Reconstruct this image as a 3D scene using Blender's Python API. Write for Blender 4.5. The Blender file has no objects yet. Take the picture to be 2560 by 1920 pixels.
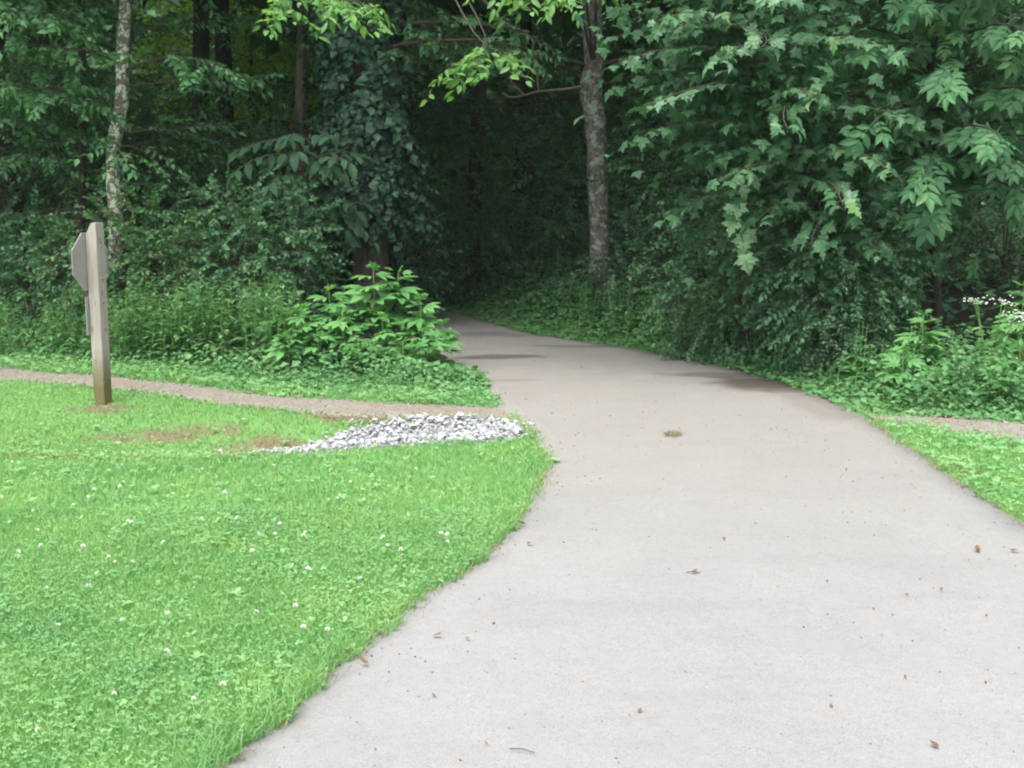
import bpy, math
import numpy as np
from mathutils import Vector, Matrix

# ------------------------------------------------------------------ camera, sky, sun, exposure
scene = bpy.context.scene
PITCH = math.atan(510 / 3200)
EYE = 1.6
cam_data = bpy.data.cameras.new("camera")
cam_data.sensor_width = 36.0
cam_data.lens = 45.0
cam_data.clip_end = 2000.0
cam = bpy.data.objects.new("camera", cam_data)
scene.collection.objects.link(cam)
cam.location = (0.0, 0.0, EYE)
cam.rotation_euler = (math.pi / 2 - PITCH, 0.0, 0.0)
scene.camera = cam

SUN_EL, SUN_AZ = math.radians(66), math.radians(-150)   # azimuth from +Y towards +X
world = bpy.data.worlds.new("World")
scene.world = world
world.use_nodes = True
wn, wl = world.node_tree.nodes, world.node_tree.links
wn.clear()
w_out = wn.new("ShaderNodeOutputWorld")
w_bg = wn.new("ShaderNodeBackground")
w_sky = wn.new("ShaderNodeTexSky")
w_sky.sky_type = 'NISHITA'
w_sky.sun_disc = False
w_sky.sun_elevation = SUN_EL
w_sky.sun_rotation = SUN_AZ
w_sky.air_density = 1.0
w_sky.dust_density = 5.0
w_sky.ozone_density = 1.0
w_hsv = wn.new("ShaderNodeHueSaturation")
w_hsv.inputs['Saturation'].default_value = 0.42          # overcast: a paler, greyer sky
wl.new(w_sky.outputs[0], w_hsv.inputs['Color'])
wl.new(w_hsv.outputs[0], w_bg.inputs['Color'])
wl.new(w_bg.outputs[0], w_out.inputs['Surface'])
w_bg.inputs['Strength'].default_value = 0.13

sun_data = bpy.data.lights.new("sun", 'SUN')
sun_data.energy = 1.0
sun_data.angle = math.radians(50)
sun_data.color = (1.0, 0.96, 0.9)
sun = bpy.data.objects.new("sun", sun_data)
scene.collection.objects.link(sun)
sd = Vector((math.sin(SUN_AZ) * math.cos(SUN_EL), math.cos(SUN_AZ) * math.cos(SUN_EL), math.sin(SUN_EL)))
sun.rotation_euler = sd.to_track_quat('Z', 'Y').to_euler()
sun.location = (0, -5, 20)

scene.view_settings.view_transform = 'Standard'
scene.view_settings.look = 'None'
scene.view_settings.gamma = 1.0
scene.view_settings.exposure = 1.95
scene.view_settings.use_curve_mapping = False
scene.render.engine = 'CYCLES'
cy = scene.cycles
cy.max_bounces = 6
cy.diffuse_bounces = 4
cy.glossy_bounces = 2
cy.transmission_bounces = 4
cy.use_denoising = True
cy.pixel_filter_type = 'BLACKMAN_HARRIS'
cy.filter_width = 2.1                                    # the photograph is a little soft

COL = scene.collection
rng = np.random.default_rng(11)
R = math.radians


def px(u, v, Y):
    """World point at distance Y seen at (u, v) of the 2560x1920 photograph (layout helper)."""
    x, y = (u - 1280) / 3200, (960 - v) / 3200
    d = np.array([x, math.cos(PITCH) + y * math.sin(PITCH), -math.sin(PITCH) + y * math.cos(PITCH)])
    return np.array([0, 0, EYE]) + d * (Y / d[1])


# ------------------------------------------------------------------ mesh helpers
class Soup:
    def __init__(self):
        self.V, self.T, self.M, self.n = [], [], [], 0

    def add(self, V, T, mi=0):
        V = np.asarray(V, float).reshape(-1, 3)
        T = np.asarray(T, int).reshape(-1, 3)
        self.V.append(V); self.T.append(T + self.n)
        self.M.append(np.full(len(T), mi)); self.n += len(V)

    def mesh(self, name, mats, smooth=False, origin=(0, 0, 0)):
        me = bpy.data.meshes.new(name)
        V = np.concatenate(self.V) - np.asarray(origin, float)
        T = np.concatenate(self.T); M = np.concatenate(self.M)
        me.vertices.add(len(V)); me.vertices.foreach_set('co', V.astype(np.float32).ravel())
        me.loops.add(len(T) * 3); me.loops.foreach_set('vertex_index', T.astype(np.int32).ravel())
        me.polygons.add(len(T)); me.polygons.foreach_set('loop_start', np.arange(0, len(T) * 3, 3, dtype=np.int32))
        for m in mats:
            me.materials.append(m)
        me.polygons.foreach_set('material_index', M.astype(np.int32))
        me.polygons.foreach_set('use_smooth', np.full(len(T), smooth))
        me.update(calc_edges=True)
        return me

    def build(self, name, mats, parent=None, smooth=False, origin=(0, 0, 0)):
        return link(name, self.mesh(name, mats, smooth, origin), parent)


def link(name, data, parent=None):
    o = bpy.data.objects.new(name, data)
    COL.objects.link(o)
    if parent is not None:
        o.parent = parent
    return o


def tag(o, label=None, cat=None, group=None, kind=None):
    if label: o['label'] = label
    if cat: o['category'] = cat
    if group: o['group'] = group
    if kind: o['kind'] = kind
    return o


def thing(name, loc, label, cat, group=None):
    o = link(name, None)
    o.location = loc
    o.empty_display_size = 0.1
    return tag(o, label, cat, group)


def unit(a):
    a = np.asarray(a, float)
    return a / np.maximum(np.linalg.norm(a, axis=-1, keepdims=True), 1e-9)


def frames(d, up):
    """(n,3) directions and approximate ups -> (n,3,3) with columns side, direction, normal."""
    d = unit(d)
    s = np.cross(d, up)
    bad = np.linalg.norm(s, axis=1) < 1e-3
    s[bad] = np.array([1.0, 0, 0])
    s = unit(s)
    n = np.cross(s, d)
    return np.stack([s, d, n], axis=2)


def inst(V0, T0, M, t):
    n, k = len(t), len(V0)
    V = np.einsum('nij,kj->nki', M, V0) + t[:, None, :]
    T = T0[None] + (np.arange(n) * k)[:, None, None]
    return V.reshape(-1, 3), T.reshape(-1, 3)


def tube(pts, rad, ns=6, cap=True):
    pts = np.asarray(pts, float); rad = np.asarray(rad, float)
    n = len(pts)
    tan = unit(np.gradient(pts, axis=0))
    ref = np.array([0.31, 0.87, 0.12]) if abs(tan[0][2]) > 0.7 else np.array([0.05, 0.1, 1.0])
    s = unit(np.cross(tan, ref)); b = np.cross(s, tan)
    a = np.linspace(0, 2 * math.pi, ns, endpoint=False)
    ring = s[:, None] * np.cos(a)[None, :, None] + b[:, None] * np.sin(a)[None, :, None]
    V = (pts[:, None] + ring * rad[:, None, None]).reshape(-1, 3)
    T = []
    for i in range(n - 1):
        for j in range(ns):
            p, q = i * ns + j, i * ns + (j + 1) % ns
            T += [(p, q, q + ns), (p, q + ns, p + ns)]
    if cap:
        V = np.vstack([V, pts[-1]])
        c = len(V) - 1
        T += [((n - 1) * ns + j, (n - 1) * ns + (j + 1) % ns, c) for j in range(ns)]
    return V, np.array(T)


def smooth_line(pts, n):
    """Catmull-Rom through the points."""
    P = np.asarray(pts, float)
    P = np.vstack([2 * P[0] - P[1], P, 2 * P[-1] - P[-2]])
    m = len(P) - 3
    out = []
    for t in np.linspace(0, m - 1e-6, n):
        i = int(t); f = t - i
        a, b, c, d = P[i:i + 4]
        out.append(0.5 * (2 * b + (c - a) * f + (2 * a - 5 * b + 4 * c - d) * f * f + (3 * b - a - 3 * c + d) * f ** 3))
    return np.array(out)


# ------------------------------------------------------------------ materials
def mat(name):
    m = bpy.data.materials.new(name)
    m.use_nodes = True
    n = m.node_tree.nodes; n.clear()
    out = n.new('ShaderNodeOutputMaterial')
    return m, n, m.node_tree.links, out


def ramp(n, stops, interp='LINEAR'):
    r = n.new('ShaderNodeValToRGB')
    e = r.color_ramp.elements
    r.color_ramp.interpolation = interp
    while len(e) > 1:
        e.remove(e[-1])
    e[0].position = stops[0][0]; e[0].color = (*stops[0][1], 1)
    for p, c in stops[1:]:
        k = e.new(p); k.color = (*c, 1)
    return r


def noise(n, l, scale, detail=4, rough=0.55, vec=None, dist=0.0):
    t = n.new('ShaderNodeTexNoise')
    t.inputs['Scale'].default_value = scale
    t.inputs['Detail'].default_value = detail
    t.inputs['Roughness'].default_value = rough
    t.inputs['Distortion'].default_value = dist
    if vec is not None:
        l.new(vec, t.inputs['Vector'])
    return t


def mix(n, l, fac, a, b, blend='MIX'):
    m = n.new('ShaderNodeMix'); m.data_type = 'RGBA'; m.blend_type = blend
    for sock, val in ((m.inputs['Factor'], fac), (m.inputs['A'], a), (m.inputs['B'], b)):
        if isinstance(val, bpy.types.NodeSocket):
            l.new(val, sock)
        elif isinstance(val, (int, float)):
            sock.default_value = val
        else:
            sock.default_value = (*val, 1)
    return m.outputs['Result']


def leaf_mat(name, cols, trans=0.3, rough=0.5, spec=0.35, by_object=False, tcol=1.5, patch=False):
    """Leaf: colour picked leaf by leaf from a ramp; part of the light comes through."""
    m, n, l, out = mat(name)
    if by_object:
        r = n.new('ShaderNodeObjectInfo').outputs['Random']
    else:
        r = n.new('ShaderNodeNewGeometry').outputs['Random Per Island']
    k = len(cols)
    rp = ramp(n, [(i / max(k - 1, 1), c) for i, c in enumerate(cols)])
    l.new(r, rp.inputs[0])
    co = n.new('ShaderNodeTexCoord')
    ns = noise(n, l, 28.0, 2, 0.5, co.outputs['Object'])
    vr = ramp(n, [(0.3, (0.88, 0.88, 0.88)), (0.7, (1.1, 1.1, 1.08))])
    l.new(ns.outputs[0], vr.inputs[0])
    col = mix(n, l, 1.0, rp.outputs[0], vr.outputs[0], 'MULTIPLY')
    if patch:
        big_ = noise(n, l, 2.1, 4, 0.6, co.outputs['Object'], 0.5)
        br = ramp(n, [(0.32, (0.84, 0.90, 0.92)), (0.5, (1.0, 1.0, 1.0)), (0.68, (1.22, 1.08, 1.05))]); l.new(big_.outputs[0], br.inputs[0])
        col = mix(n, l, 1.0, col, br.outputs[0], 'MULTIPLY')
    p = n.new('ShaderNodeBsdfPrincipled')
    l.new(col, p.inputs['Base Color'])
    p.inputs['Roughness'].default_value = min(rough + 0.1, 0.8)
    p.inputs['Specular IOR Level'].default_value = spec * 0.7
    tr = n.new('ShaderNodeBsdfTranslucent')
    tc = mix(n, l, 1.0, col, (tcol * 1.05, tcol * 1.1, tcol * 0.55), 'MULTIPLY')
    l.new(tc, tr.inputs['Color'])
    ms = n.new('ShaderNodeMixShader'); ms.inputs[0].default_value = trans
    l.new(p.outputs[0], ms.inputs[1]); l.new(tr.outputs[0], ms.inputs[2])
    l.new(ms.outputs[0], out.inputs['Surface'])
    return m


def bark_mat(name, base, dark, lichen=None, amount=0.5, scale=1.0):
    m, n, l, out = mat(name)
    co = n.new('ShaderNodeTexCoord')
    mp = n.new('ShaderNodeMapping'); mp.inputs['Scale'].default_value = (1, 1, 0.28)
    l.new(co.outputs['Object'], mp.inputs[0])
    n1 = noise(n, l, 34 * scale, 6, 0.65, mp.outputs[0])
    r1 = ramp(n, [(0.3, dark), (0.68, base)]); l.new(n1.outputs[0], r1.inputs[0])
    col = r1.outputs[0]
    if lichen:
        n2 = noise(n, l, 13 * scale, 5, 0.7, co.outputs['Object'], 0.4)
        r2 = ramp(n, [(0.62 - amount * 0.28, (0, 0, 0)), (0.67 - amount * 0.28, (1, 1, 1))]); l.new(n2.outputs[0], r2.inputs[0])
        n3 = noise(n, l, 40 * scale, 3, 0.6, co.outputs['Object'])
        r3 = ramp(n, [(0.3, tuple(c * 0.6 for c in lichen)), (0.7, lichen)]); l.new(n3.outputs[0], r3.inputs[0])
        col = mix(n, l, r2.outputs[0], col, r3.outputs[0])
    p = n.new('ShaderNodeBsdfPrincipled')
    l.new(col, p.inputs['Base Color']); p.inputs['Roughness'].default_value = 0.9
    p.inputs['Specular IOR Level'].default_value = 0.2
    b = n.new('ShaderNodeBump'); b.inputs['Strength'].default_value = 0.7; b.inputs['Distance'].default_value = 0.012
    l.new(n1.outputs[0], b.inputs['Height']); l.new(b.outputs[0], p.inputs['Normal'])
    l.new(p.outputs[0], out.inputs['Surface'])
    return m


def flat_mat(name, cols, rough=0.85, scale=20.0, by_object=False, spec=0.3, metallic=0.0):
    m, n, l, out = mat(name)
    co = n.new('ShaderNodeTexCoord')
    ns = noise(n, l, scale, 5, 0.6, co.outputs['Object'])
    k = len(cols)
    rp = ramp(n, [(0.28 + 0.44 * i / max(k - 1, 1), c) for i, c in enumerate(cols)])
    l.new(ns.outputs[0], rp.inputs[0])
    col = rp.outputs[0]
    if by_object:
        oi = n.new('ShaderNodeObjectInfo')
        r2 = ramp(n, [(0, (0.72, 0.72, 0.72)), (1, (1.18, 1.18, 1.18))]); l.new(oi.outputs['Random'], r2.inputs[0])
        col = mix(n, l, 1.0, col, r2.outputs[0], 'MULTIPLY')
    p = n.new('ShaderNodeBsdfPrincipled')
    l.new(col, p.inputs['Base Color']); p.inputs['Roughness'].default_value = rough
    p.inputs['Specular IOR Level'].default_value = spec; p.inputs['Metallic'].default_value = metallic
    l.new(p.outputs[0], out.inputs['Surface'])
    return m


M = {}
M['grass'] = leaf_mat('grass_blade', [(0.125, 0.275, 0.092), (0.155, 0.32, 0.118), (0.185, 0.355, 0.142), (0.245, 0.37, 0.19)], 0.4, 0.6, 0.2, patch=True)
M['grass_thin'] = leaf_mat('thin_grass_blade', [(0.095, 0.198, 0.047), (0.142, 0.245, 0.067), (0.205, 0.269, 0.087), (0.237, 0.198, 0.103)], 0.35, 0.55, 0.25)
M['clover'] = leaf_mat('clover_leaf', [(0.12, 0.27, 0.10), (0.145, 0.31, 0.125), (0.18, 0.345, 0.155), (0.23, 0.375, 0.20)], 0.36, 0.6, 0.2, patch=True)
M['plantain'] = leaf_mat('broad_lawn_leaf', [(0.142, 0.316, 0.103), (0.190, 0.363, 0.158), (0.245, 0.395, 0.229)], 0.3, 0.5, 0.35)
M['verge'] = leaf_mat('verge_leaf', [(0.043, 0.130, 0.043), (0.067, 0.178, 0.063), (0.095, 0.221, 0.083), (0.134, 0.253, 0.118)], 0.3, 0.5, 0.3, patch=True)
M['weed'] = leaf_mat('weed_leaf', [(0.055, 0.16, 0.055), (0.082, 0.215, 0.075), (0.115, 0.26, 0.10), (0.17, 0.28, 0.12)], 0.33, 0.5, 0.3)
M['ragweed'] = leaf_mat('ragweed_leaf', [(0.085, 0.225, 0.072), (0.115, 0.275, 0.092), (0.15, 0.32, 0.115)], 0.36, 0.5, 0.3, by_object=True)
M['shrub'] = leaf_mat('shrub_leaf', [(0.026, 0.078, 0.036), (0.040, 0.112, 0.050), (0.056, 0.145, 0.066), (0.09, 0.18, 0.08)], 0.28, 0.45, 0.4)
M['shrub_dry'] = leaf_mat('shrub_leaf_dry', [(0.028, 0.082, 0.036), (0.035, 0.10, 0.044), (0.042, 0.118, 0.05), (0.05, 0.135, 0.056), (0.056, 0.145, 0.06), (0.065, 0.16, 0.064), (0.075, 0.17, 0.068), (0.085, 0.18, 0.07), (0.11, 0.19, 0.07), (0.27, 0.19, 0.09)], 0.28, 0.5, 0.35)
M['ivy'] = leaf_mat('vine_leaf', [(0.022, 0.064, 0.040), (0.034, 0.090, 0.054), (0.05, 0.12, 0.074)], 0.2, 0.42, 0.45)
M['elm'] = leaf_mat('elm_leaf', [(0.038, 0.115, 0.052), (0.060, 0.165, 0.072), (0.085, 0.21, 0.095), (0.13, 0.26, 0.11)], 0.35, 0.45, 0.4)
M['bright'] = leaf_mat('lit_bough_leaf', [(0.085, 0.20, 0.062), (0.12, 0.255, 0.082), (0.17, 0.315, 0.11)], 0.45, 0.45, 0.35)  # lighter green paints the sky light falling on the overhanging boughs
M['pawpaw'] = leaf_mat('large_dark_leaf', [(0.018, 0.054, 0.027), (0.025, 0.070, 0.035), (0.035, 0.092, 0.045)], 0.22, 0.55, 0.3, by_object=True)
M['maple'] = leaf_mat('maple_leaf', [(0.028, 0.085, 0.036), (0.038, 0.108, 0.046), (0.050, 0.13, 0.056), (0.062, 0.15, 0.068), (0.10, 0.185, 0.105), (0.09, 0.19, 0.06)], 0.22, 0.42, 0.5, by_object=True)
M['maple_pale'] = leaf_mat('maple_leaf_underside', [(0.158, 0.269, 0.150), (0.213, 0.332, 0.190)], 0.2, 0.7, 0.2, by_object=True)
M['hickory'] = leaf_mat('hickory_leaf', [(0.026, 0.090, 0.036), (0.036, 0.115, 0.046), (0.050, 0.145, 0.058), (0.065, 0.17, 0.06)], 0.25, 0.42, 0.4, by_object=True)
M['maple_crown'] = leaf_mat('maple_crown_leaf', [(0.026, 0.080, 0.034), (0.038, 0.108, 0.046), (0.055, 0.14, 0.06)], 0.22, 0.45, 0.45)
M['canopy'] = leaf_mat('canopy_leaf', [(0.030, 0.085, 0.036), (0.044, 0.115, 0.046), (0.06, 0.145, 0.056)], 0.3, 0.5, 0.3)
M['far'] = leaf_mat('sunlit_glade_leaf', [(0.15, 0.29, 0.06), (0.22, 0.36, 0.08), (0.30, 0.42, 0.11)], 0.5, 0.5, 0.3)  # sunlight on the glade tree is put into this bright leaf colour
M['bark_pale'] = bark_mat('pale_lichen_bark', (0.20, 0.175, 0.15), (0.045, 0.038, 0.032), (0.56, 0.60, 0.47), 0.46, 1.3)
M['bark_patch'] = bark_mat('patchy_lichen_bark', (0.19, 0.168, 0.148), (0.045, 0.039, 0.034), (0.34, 0.365, 0.31), 0.36, 1.0)
M['bark_brown'] = bark_mat('brown_bark', (0.15, 0.118, 0.095), (0.05, 0.038, 0.032))
M['bark_dark'] = bark_mat('dark_bark', (0.060, 0.052, 0.046), (0.018, 0.016, 0.014))
M['bark_red'] = bark_mat('reddish_bark', (0.078, 0.060, 0.052), (0.028, 0.022, 0.019))
M['twig'] = flat_mat('twig_bark', [(0.035, 0.030, 0.023), (0.08, 0.065, 0.05)], 0.85, 30)
M['deadwood'] = flat_mat('dead_wood', [(0.15, 0.125, 0.10), (0.27, 0.23, 0.19)], 0.85, 30)
M['mound'] = leaf_mat('mound_leaf', [(0.034, 0.10, 0.05), (0.05, 0.135, 0.064), (0.07, 0.17, 0.082), (0.11, 0.21, 0.10)], 0.28, 0.45, 0.4)
M['green_stem'] = flat_mat('green_stem', [(0.09, 0.20, 0.06), (0.15, 0.28, 0.09)], 0.6, 25)
M['petal'] = flat_mat('white_petal', [(0.36, 0.355, 0.33), (0.46, 0.455, 0.43)], 0.7, 60)
M['clover_head'] = flat_mat('clover_flower', [(0.521, 0.490, 0.427), (0.648, 0.640, 0.600)], 0.8, 90)
M['dry_leaf'] = flat_mat('dry_leaf', [(0.071, 0.040, 0.024), (0.174, 0.103, 0.055)], 0.8, 40, by_object=True)
M['yellow_leaf'] = flat_mat('yellow_leaf', [(0.356, 0.269, 0.071), (0.474, 0.395, 0.142)], 0.7, 40, by_object=True)
M['rock'] = flat_mat('limestone', [(0.22, 0.235, 0.255), (0.31, 0.32, 0.335), (0.39, 0.39, 0.385)], 0.85, 18, by_object=True)
M['rock_mass'] = None


def island_mat(name, cols, rough=0.9):
    m, n, l, out = mat(name)
    g = n.new('ShaderNodeNewGeometry')
    rp = ramp(n, [(i / (len(cols) - 1), c) for i, c in enumerate(cols)]); l.new(g.outputs['Random Per Island'], rp.inputs[0])
    p = n.new('ShaderNodeBsdfPrincipled'); l.new(rp.outputs[0], p.inputs['Base Color']); p.inputs['Roughness'].default_value = rough
    p.inputs['Specular IOR Level'].default_value = 0.25
    l.new(p.outputs[0], out.inputs['Surface'])
    return m


M['rock_mass'] = island_mat('crushed_limestone', [(0.20, 0.21, 0.225), (0.29, 0.30, 0.31), (0.37, 0.37, 0.365)])
M['pebble'] = island_mat('trail_gravel', [(0.08, 0.07, 0.057), (0.125, 0.112, 0.094), (0.17, 0.156, 0.134), (0.26, 0.25, 0.232)])
M['litter'] = island_mat('leaf_litter', [(0.05, 0.03, 0.02), (0.12, 0.075, 0.045), (0.20, 0.13, 0.08)])

# ------------------------------------------------------------------ terrain
LEFT_EDGE = np.array([(-2.2, -4.0), (-1.45, 1.0), (-1.05, 2.5), (-0.78, 3.37), (-0.6, 3.98), (-0.35, 4.75), (-0.12, 5.3), (0.1, 6.31), (0.2, 7.14),
                      (0.10, 8.08), (-0.09, 8.96), (-0.27, 10.25), (-0.52, 11.41), (-1.0, 12.87), (-1.85, 14.6), (-3.2, 16.8), (-4.8, 18.8), (-7.6, 21.0)])
RIGHT_EDGE = np.array([(3.1, -4.0), (2.85, 1.0), (2.65, 3.0), (2.5, 4.5), (2.41, 5.85), (2.40, 6.56), (2.39, 8.35), (2.3, 9.29), (2.13, 10.04), (1.71, 11.28),
                       (1.08, 12.25), (0.49, 12.95), (0.09, 13.56), (-0.58, 15.25), (-1.4, 17.1), (-2.6, 19.0), (-4.0, 20.4), (-6.6, 22.6)])


def path_left(y):
    return np.interp(y, LEFT_EDGE[:, 1], LEFT_EDGE[:, 0])


def path_right(y):
    return np.interp(y, RIGHT_EDGE[:, 1], RIGHT_EDGE[:, 0])


TRAIL_TOP = np.array([(-16, 18.2), (-9, 13.7), (-4.44, 10.99), (-3.37, 10.35), (-2.08, 9.65), (-0.81, 9.14), (-0.06, 8.93)])
TRAIL_BOT = np.array([(-16, 17.3), (-9, 12.9), (-4.15, 10.25), (-3.18, 9.75), (-1.93, 8.98), (-1.2, 8.60), (-0.03, 8.54)])


def inside(poly, x, y):
    c = np.zeros(len(x), bool); n_ = len(poly)
    for i in range(n_):
        (xa, ya), (xb, yb) = poly[i], poly[(i + 1) % n_]
        c ^= ((ya > y) != (yb > y)) & (x < (xb - xa) * (y - ya) / (yb - ya + 1e-12) + xa)
    return c


def sstep(a, b, x):
    t = np.clip((x - a) / (b - a), 0, 1)
    return t * t * (3 - 2 * t)


def wobble(x, y):
    return (np.sin(1.7 * x + 0.6 * y + 1) * np.sin(1.3 * y - 0.5 * x) + 0.5 * np.sin(4.1 * x + 2.2) * np.sin(3.7 * y + 0.4))


def crest_y(x):
    return np.clip(7.82 + 0.43 * x, 7.12, 7.9)


def height(x, y):
    x = np.asarray(x, float); y = np.asarray(y, float)
    left = sstep(0.05, -0.6, x)
    W = np.clip(1.2 + (-x - 0.8) * 0.5, 1.0, 2.4)
    t = np.clip((y - crest_y(x)) / W, 0, 1)
    dip = -0.12 * np.sin(math.pi * t) ** 2 * np.minimum(1, W / 1.2)
    bump = 0.035 * np.exp(-((y - crest_y(x) + 0.35) / 0.55) ** 2)
    z = left * (dip + bump) * sstep(-14, -7, x)
    tr = np.interp(x, TRAIL_TOP[:, 0], TRAIL_TOP[:, 1])
    bank_l = 0.09 * np.clip(y - tr - 0.4, 0, 7) * sstep(0.0, 1.2, path_left(y) - x)
    bank_r = 0.12 * np.clip(x - path_right(y) - 0.4, 0, 6) * sstep(8.8, 11, y)
    off = np.minimum(np.abs(x - path_left(y)), np.abs(x - path_right(y)))
    on = (x > path_left(y)) & (x < path_right(y))
    off = np.where(on, 0, off)
    backing_rise = 0.42 * np.clip(y - 27 - 0.01 * x * x, 0, 30) + 0.35 * np.clip(np.abs(x) - 11.5, 0, 25) * sstep(11, 15, y)  # added unseen rise that blocks sky gaps and backs the wood with dark
    z = z + backing_rise + bank_l + bank_r + 0.02 * wobble(x, y) * sstep(0.1, 0.8, off)
    return z


def hz(x, y):
    return float(height(x, y))


def on_ground(u, Y, dz=0.0):
    """Foot point of something that stands at distance Y and bearing u."""
    p = px(u, 960, Y)
    return np.array([p[0], Y, hz(p[0], Y) + dz])


def axis(lo, hi, step, far):
    a = np.arange(lo, hi + 1e-6, step)
    ext, s, v = [], step, hi
    while v < far:
        s *= 1.3; v += s; ext.append(v)
    ext2, s, v = [], step, lo
    while v > -far:
        s *= 1.3; v -= s; ext2.append(v)
    return np.array(ext2[::-1] + list(a) + ext)


def grid_mesh(xs, ys):
    X, Y = np.meshgrid(xs, ys)
    Z = height(X, Y)
    V = np.stack([X, Y, Z], -1).reshape(-1, 3)
    nx = len(xs)
    i = np.arange(len(ys) - 1)[:, None] * nx + np.arange(nx - 1)[None]
    i = i.ravel()
    T = np.concatenate([np.stack([i, i + 1, i + nx + 1], 1), np.stack([i, i + nx + 1, i + nx], 1)])
    return V, T


def soil_mask(x, y):
    """Bare reddish earth: round the post, at the end of the stones and along the swale."""
    m = 0.7 * np.exp(-(((x + 2.93) / 0.30) ** 2 + ((y - 9.02) / 0.13) ** 2))
    m = np.maximum(m, np.exp(-(((x + 1.58) / 0.32) ** 2 + ((y - 7.95) / 0.34) ** 2)))
    m = np.maximum(m, 0.5 * np.exp(-(((x + 2.3) / 0.75) ** 2 + ((y - 8.45) / 0.22) ** 2)))
    m = np.maximum(m, 0.9 * np.exp(-(((x + 0.95) / 0.5) ** 2 + ((y - 8.62) / 0.12) ** 2)))
    m = np.maximum(m, 0.5 * np.exp(-(((x - 2.55) / 0.10) ** 2 + ((y - 7.0) / 0.4) ** 2)))
    m = np.maximum(m, 0.8 * np.exp(-(((x - 2.75) / 0.35) ** 2 + ((y - 8.5) / 0.22) ** 2)))
    return m


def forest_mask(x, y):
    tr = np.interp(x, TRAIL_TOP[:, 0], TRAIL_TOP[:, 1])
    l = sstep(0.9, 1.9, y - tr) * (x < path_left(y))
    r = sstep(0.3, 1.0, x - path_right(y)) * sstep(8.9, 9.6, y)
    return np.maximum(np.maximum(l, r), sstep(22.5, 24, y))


gx, gy = axis(-7, 6, 0.09, 400), axis(1.5, 15, 0.09, 400)
gV, gT = grid_mesh(gx, gy)
onp = (gV[:, 0] > path_left(gV[:, 1]) + 0.05) & (gV[:, 0] < path_right(gV[:, 1]) - 0.05) & (gV[:, 1] < 22) & (gV[:, 1] > -3.9)
gV[onp, 2] -= 0.03

m, n, l, out = mat('ground_soil')
at = n.new('ShaderNodeVertexColor'); at.layer_name = 'cover'
sep = n.new('ShaderNodeSeparateColor'); l.new(at.outputs['Color'], sep.inputs[0])
co = n.new('ShaderNodeTexCoord')
n1 = noise(n, l, 7.0, 8, 0.65, co.outputs['Object']); n2 = noise(n, l, 45.0, 5, 0.6, co.outputs['Object'])
turf = ramp(n, [(0.3, (0.075, 0.17, 0.048)), (0.7, (0.12, 0.245, 0.075))]); l.new(n2.outputs[0], turf.inputs[0])
earth = ramp(n, [(0.3, (0.095, 0.066, 0.044)), (0.7, (0.165, 0.122, 0.085))]); l.new(n2.outputs[0], earth.inputs[0])
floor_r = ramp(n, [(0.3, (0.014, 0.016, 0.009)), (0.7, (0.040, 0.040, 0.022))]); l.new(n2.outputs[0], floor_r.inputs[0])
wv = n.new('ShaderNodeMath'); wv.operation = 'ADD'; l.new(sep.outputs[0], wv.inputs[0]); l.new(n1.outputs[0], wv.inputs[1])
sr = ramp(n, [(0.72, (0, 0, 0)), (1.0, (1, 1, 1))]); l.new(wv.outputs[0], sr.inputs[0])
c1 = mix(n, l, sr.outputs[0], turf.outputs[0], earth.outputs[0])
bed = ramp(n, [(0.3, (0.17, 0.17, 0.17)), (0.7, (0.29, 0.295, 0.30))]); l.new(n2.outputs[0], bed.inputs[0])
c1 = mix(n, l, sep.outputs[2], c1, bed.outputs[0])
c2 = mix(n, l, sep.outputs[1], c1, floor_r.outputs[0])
p = n.new('ShaderNodeBsdfPrincipled'); l.new(c2, p.inputs['Base Color']); p.inputs['Roughness'].default_value = 0.95
p.inputs['Specular IOR Level'].default_value = 0.15
bm = n.new('ShaderNodeBump'); bm.inputs['Strength'].default_value = 0.8; bm.inputs['Distance'].default_value = 0.02
l.new(n2.outputs[0], bm.inputs['Height']); l.new(bm.outputs[0], p.inputs['Normal']); l.new(p.outputs[0], out.inputs['Surface'])
M['ground'] = m

s = Soup(); s.add(gV, gT)
ground = tag(s.build('ground', [M['ground']], smooth=True), kind='structure')
ca = ground.data.color_attributes.new('cover', 'FLOAT_COLOR', 'POINT')
cc = np.zeros((len(gV), 4), np.float32); cc[:, 3] = 1
ROCK_C = [(-1.52, 7.42), (-1.40, 8.0), (-1.0, 8.42), (-0.45, 8.56), (-0.1, 8.5), (0.05, 8.25), (0.08, 7.85), (-0.3, 7.6), (-0.9, 7.38), (-1.3, 7.27)]
cc[:, 2] = inside(ROCK_C, gV[:, 0], gV[:, 1])
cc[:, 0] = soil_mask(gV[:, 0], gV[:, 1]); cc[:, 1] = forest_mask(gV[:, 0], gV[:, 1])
ca.data.foreach_set('color', cc.ravel())

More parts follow.
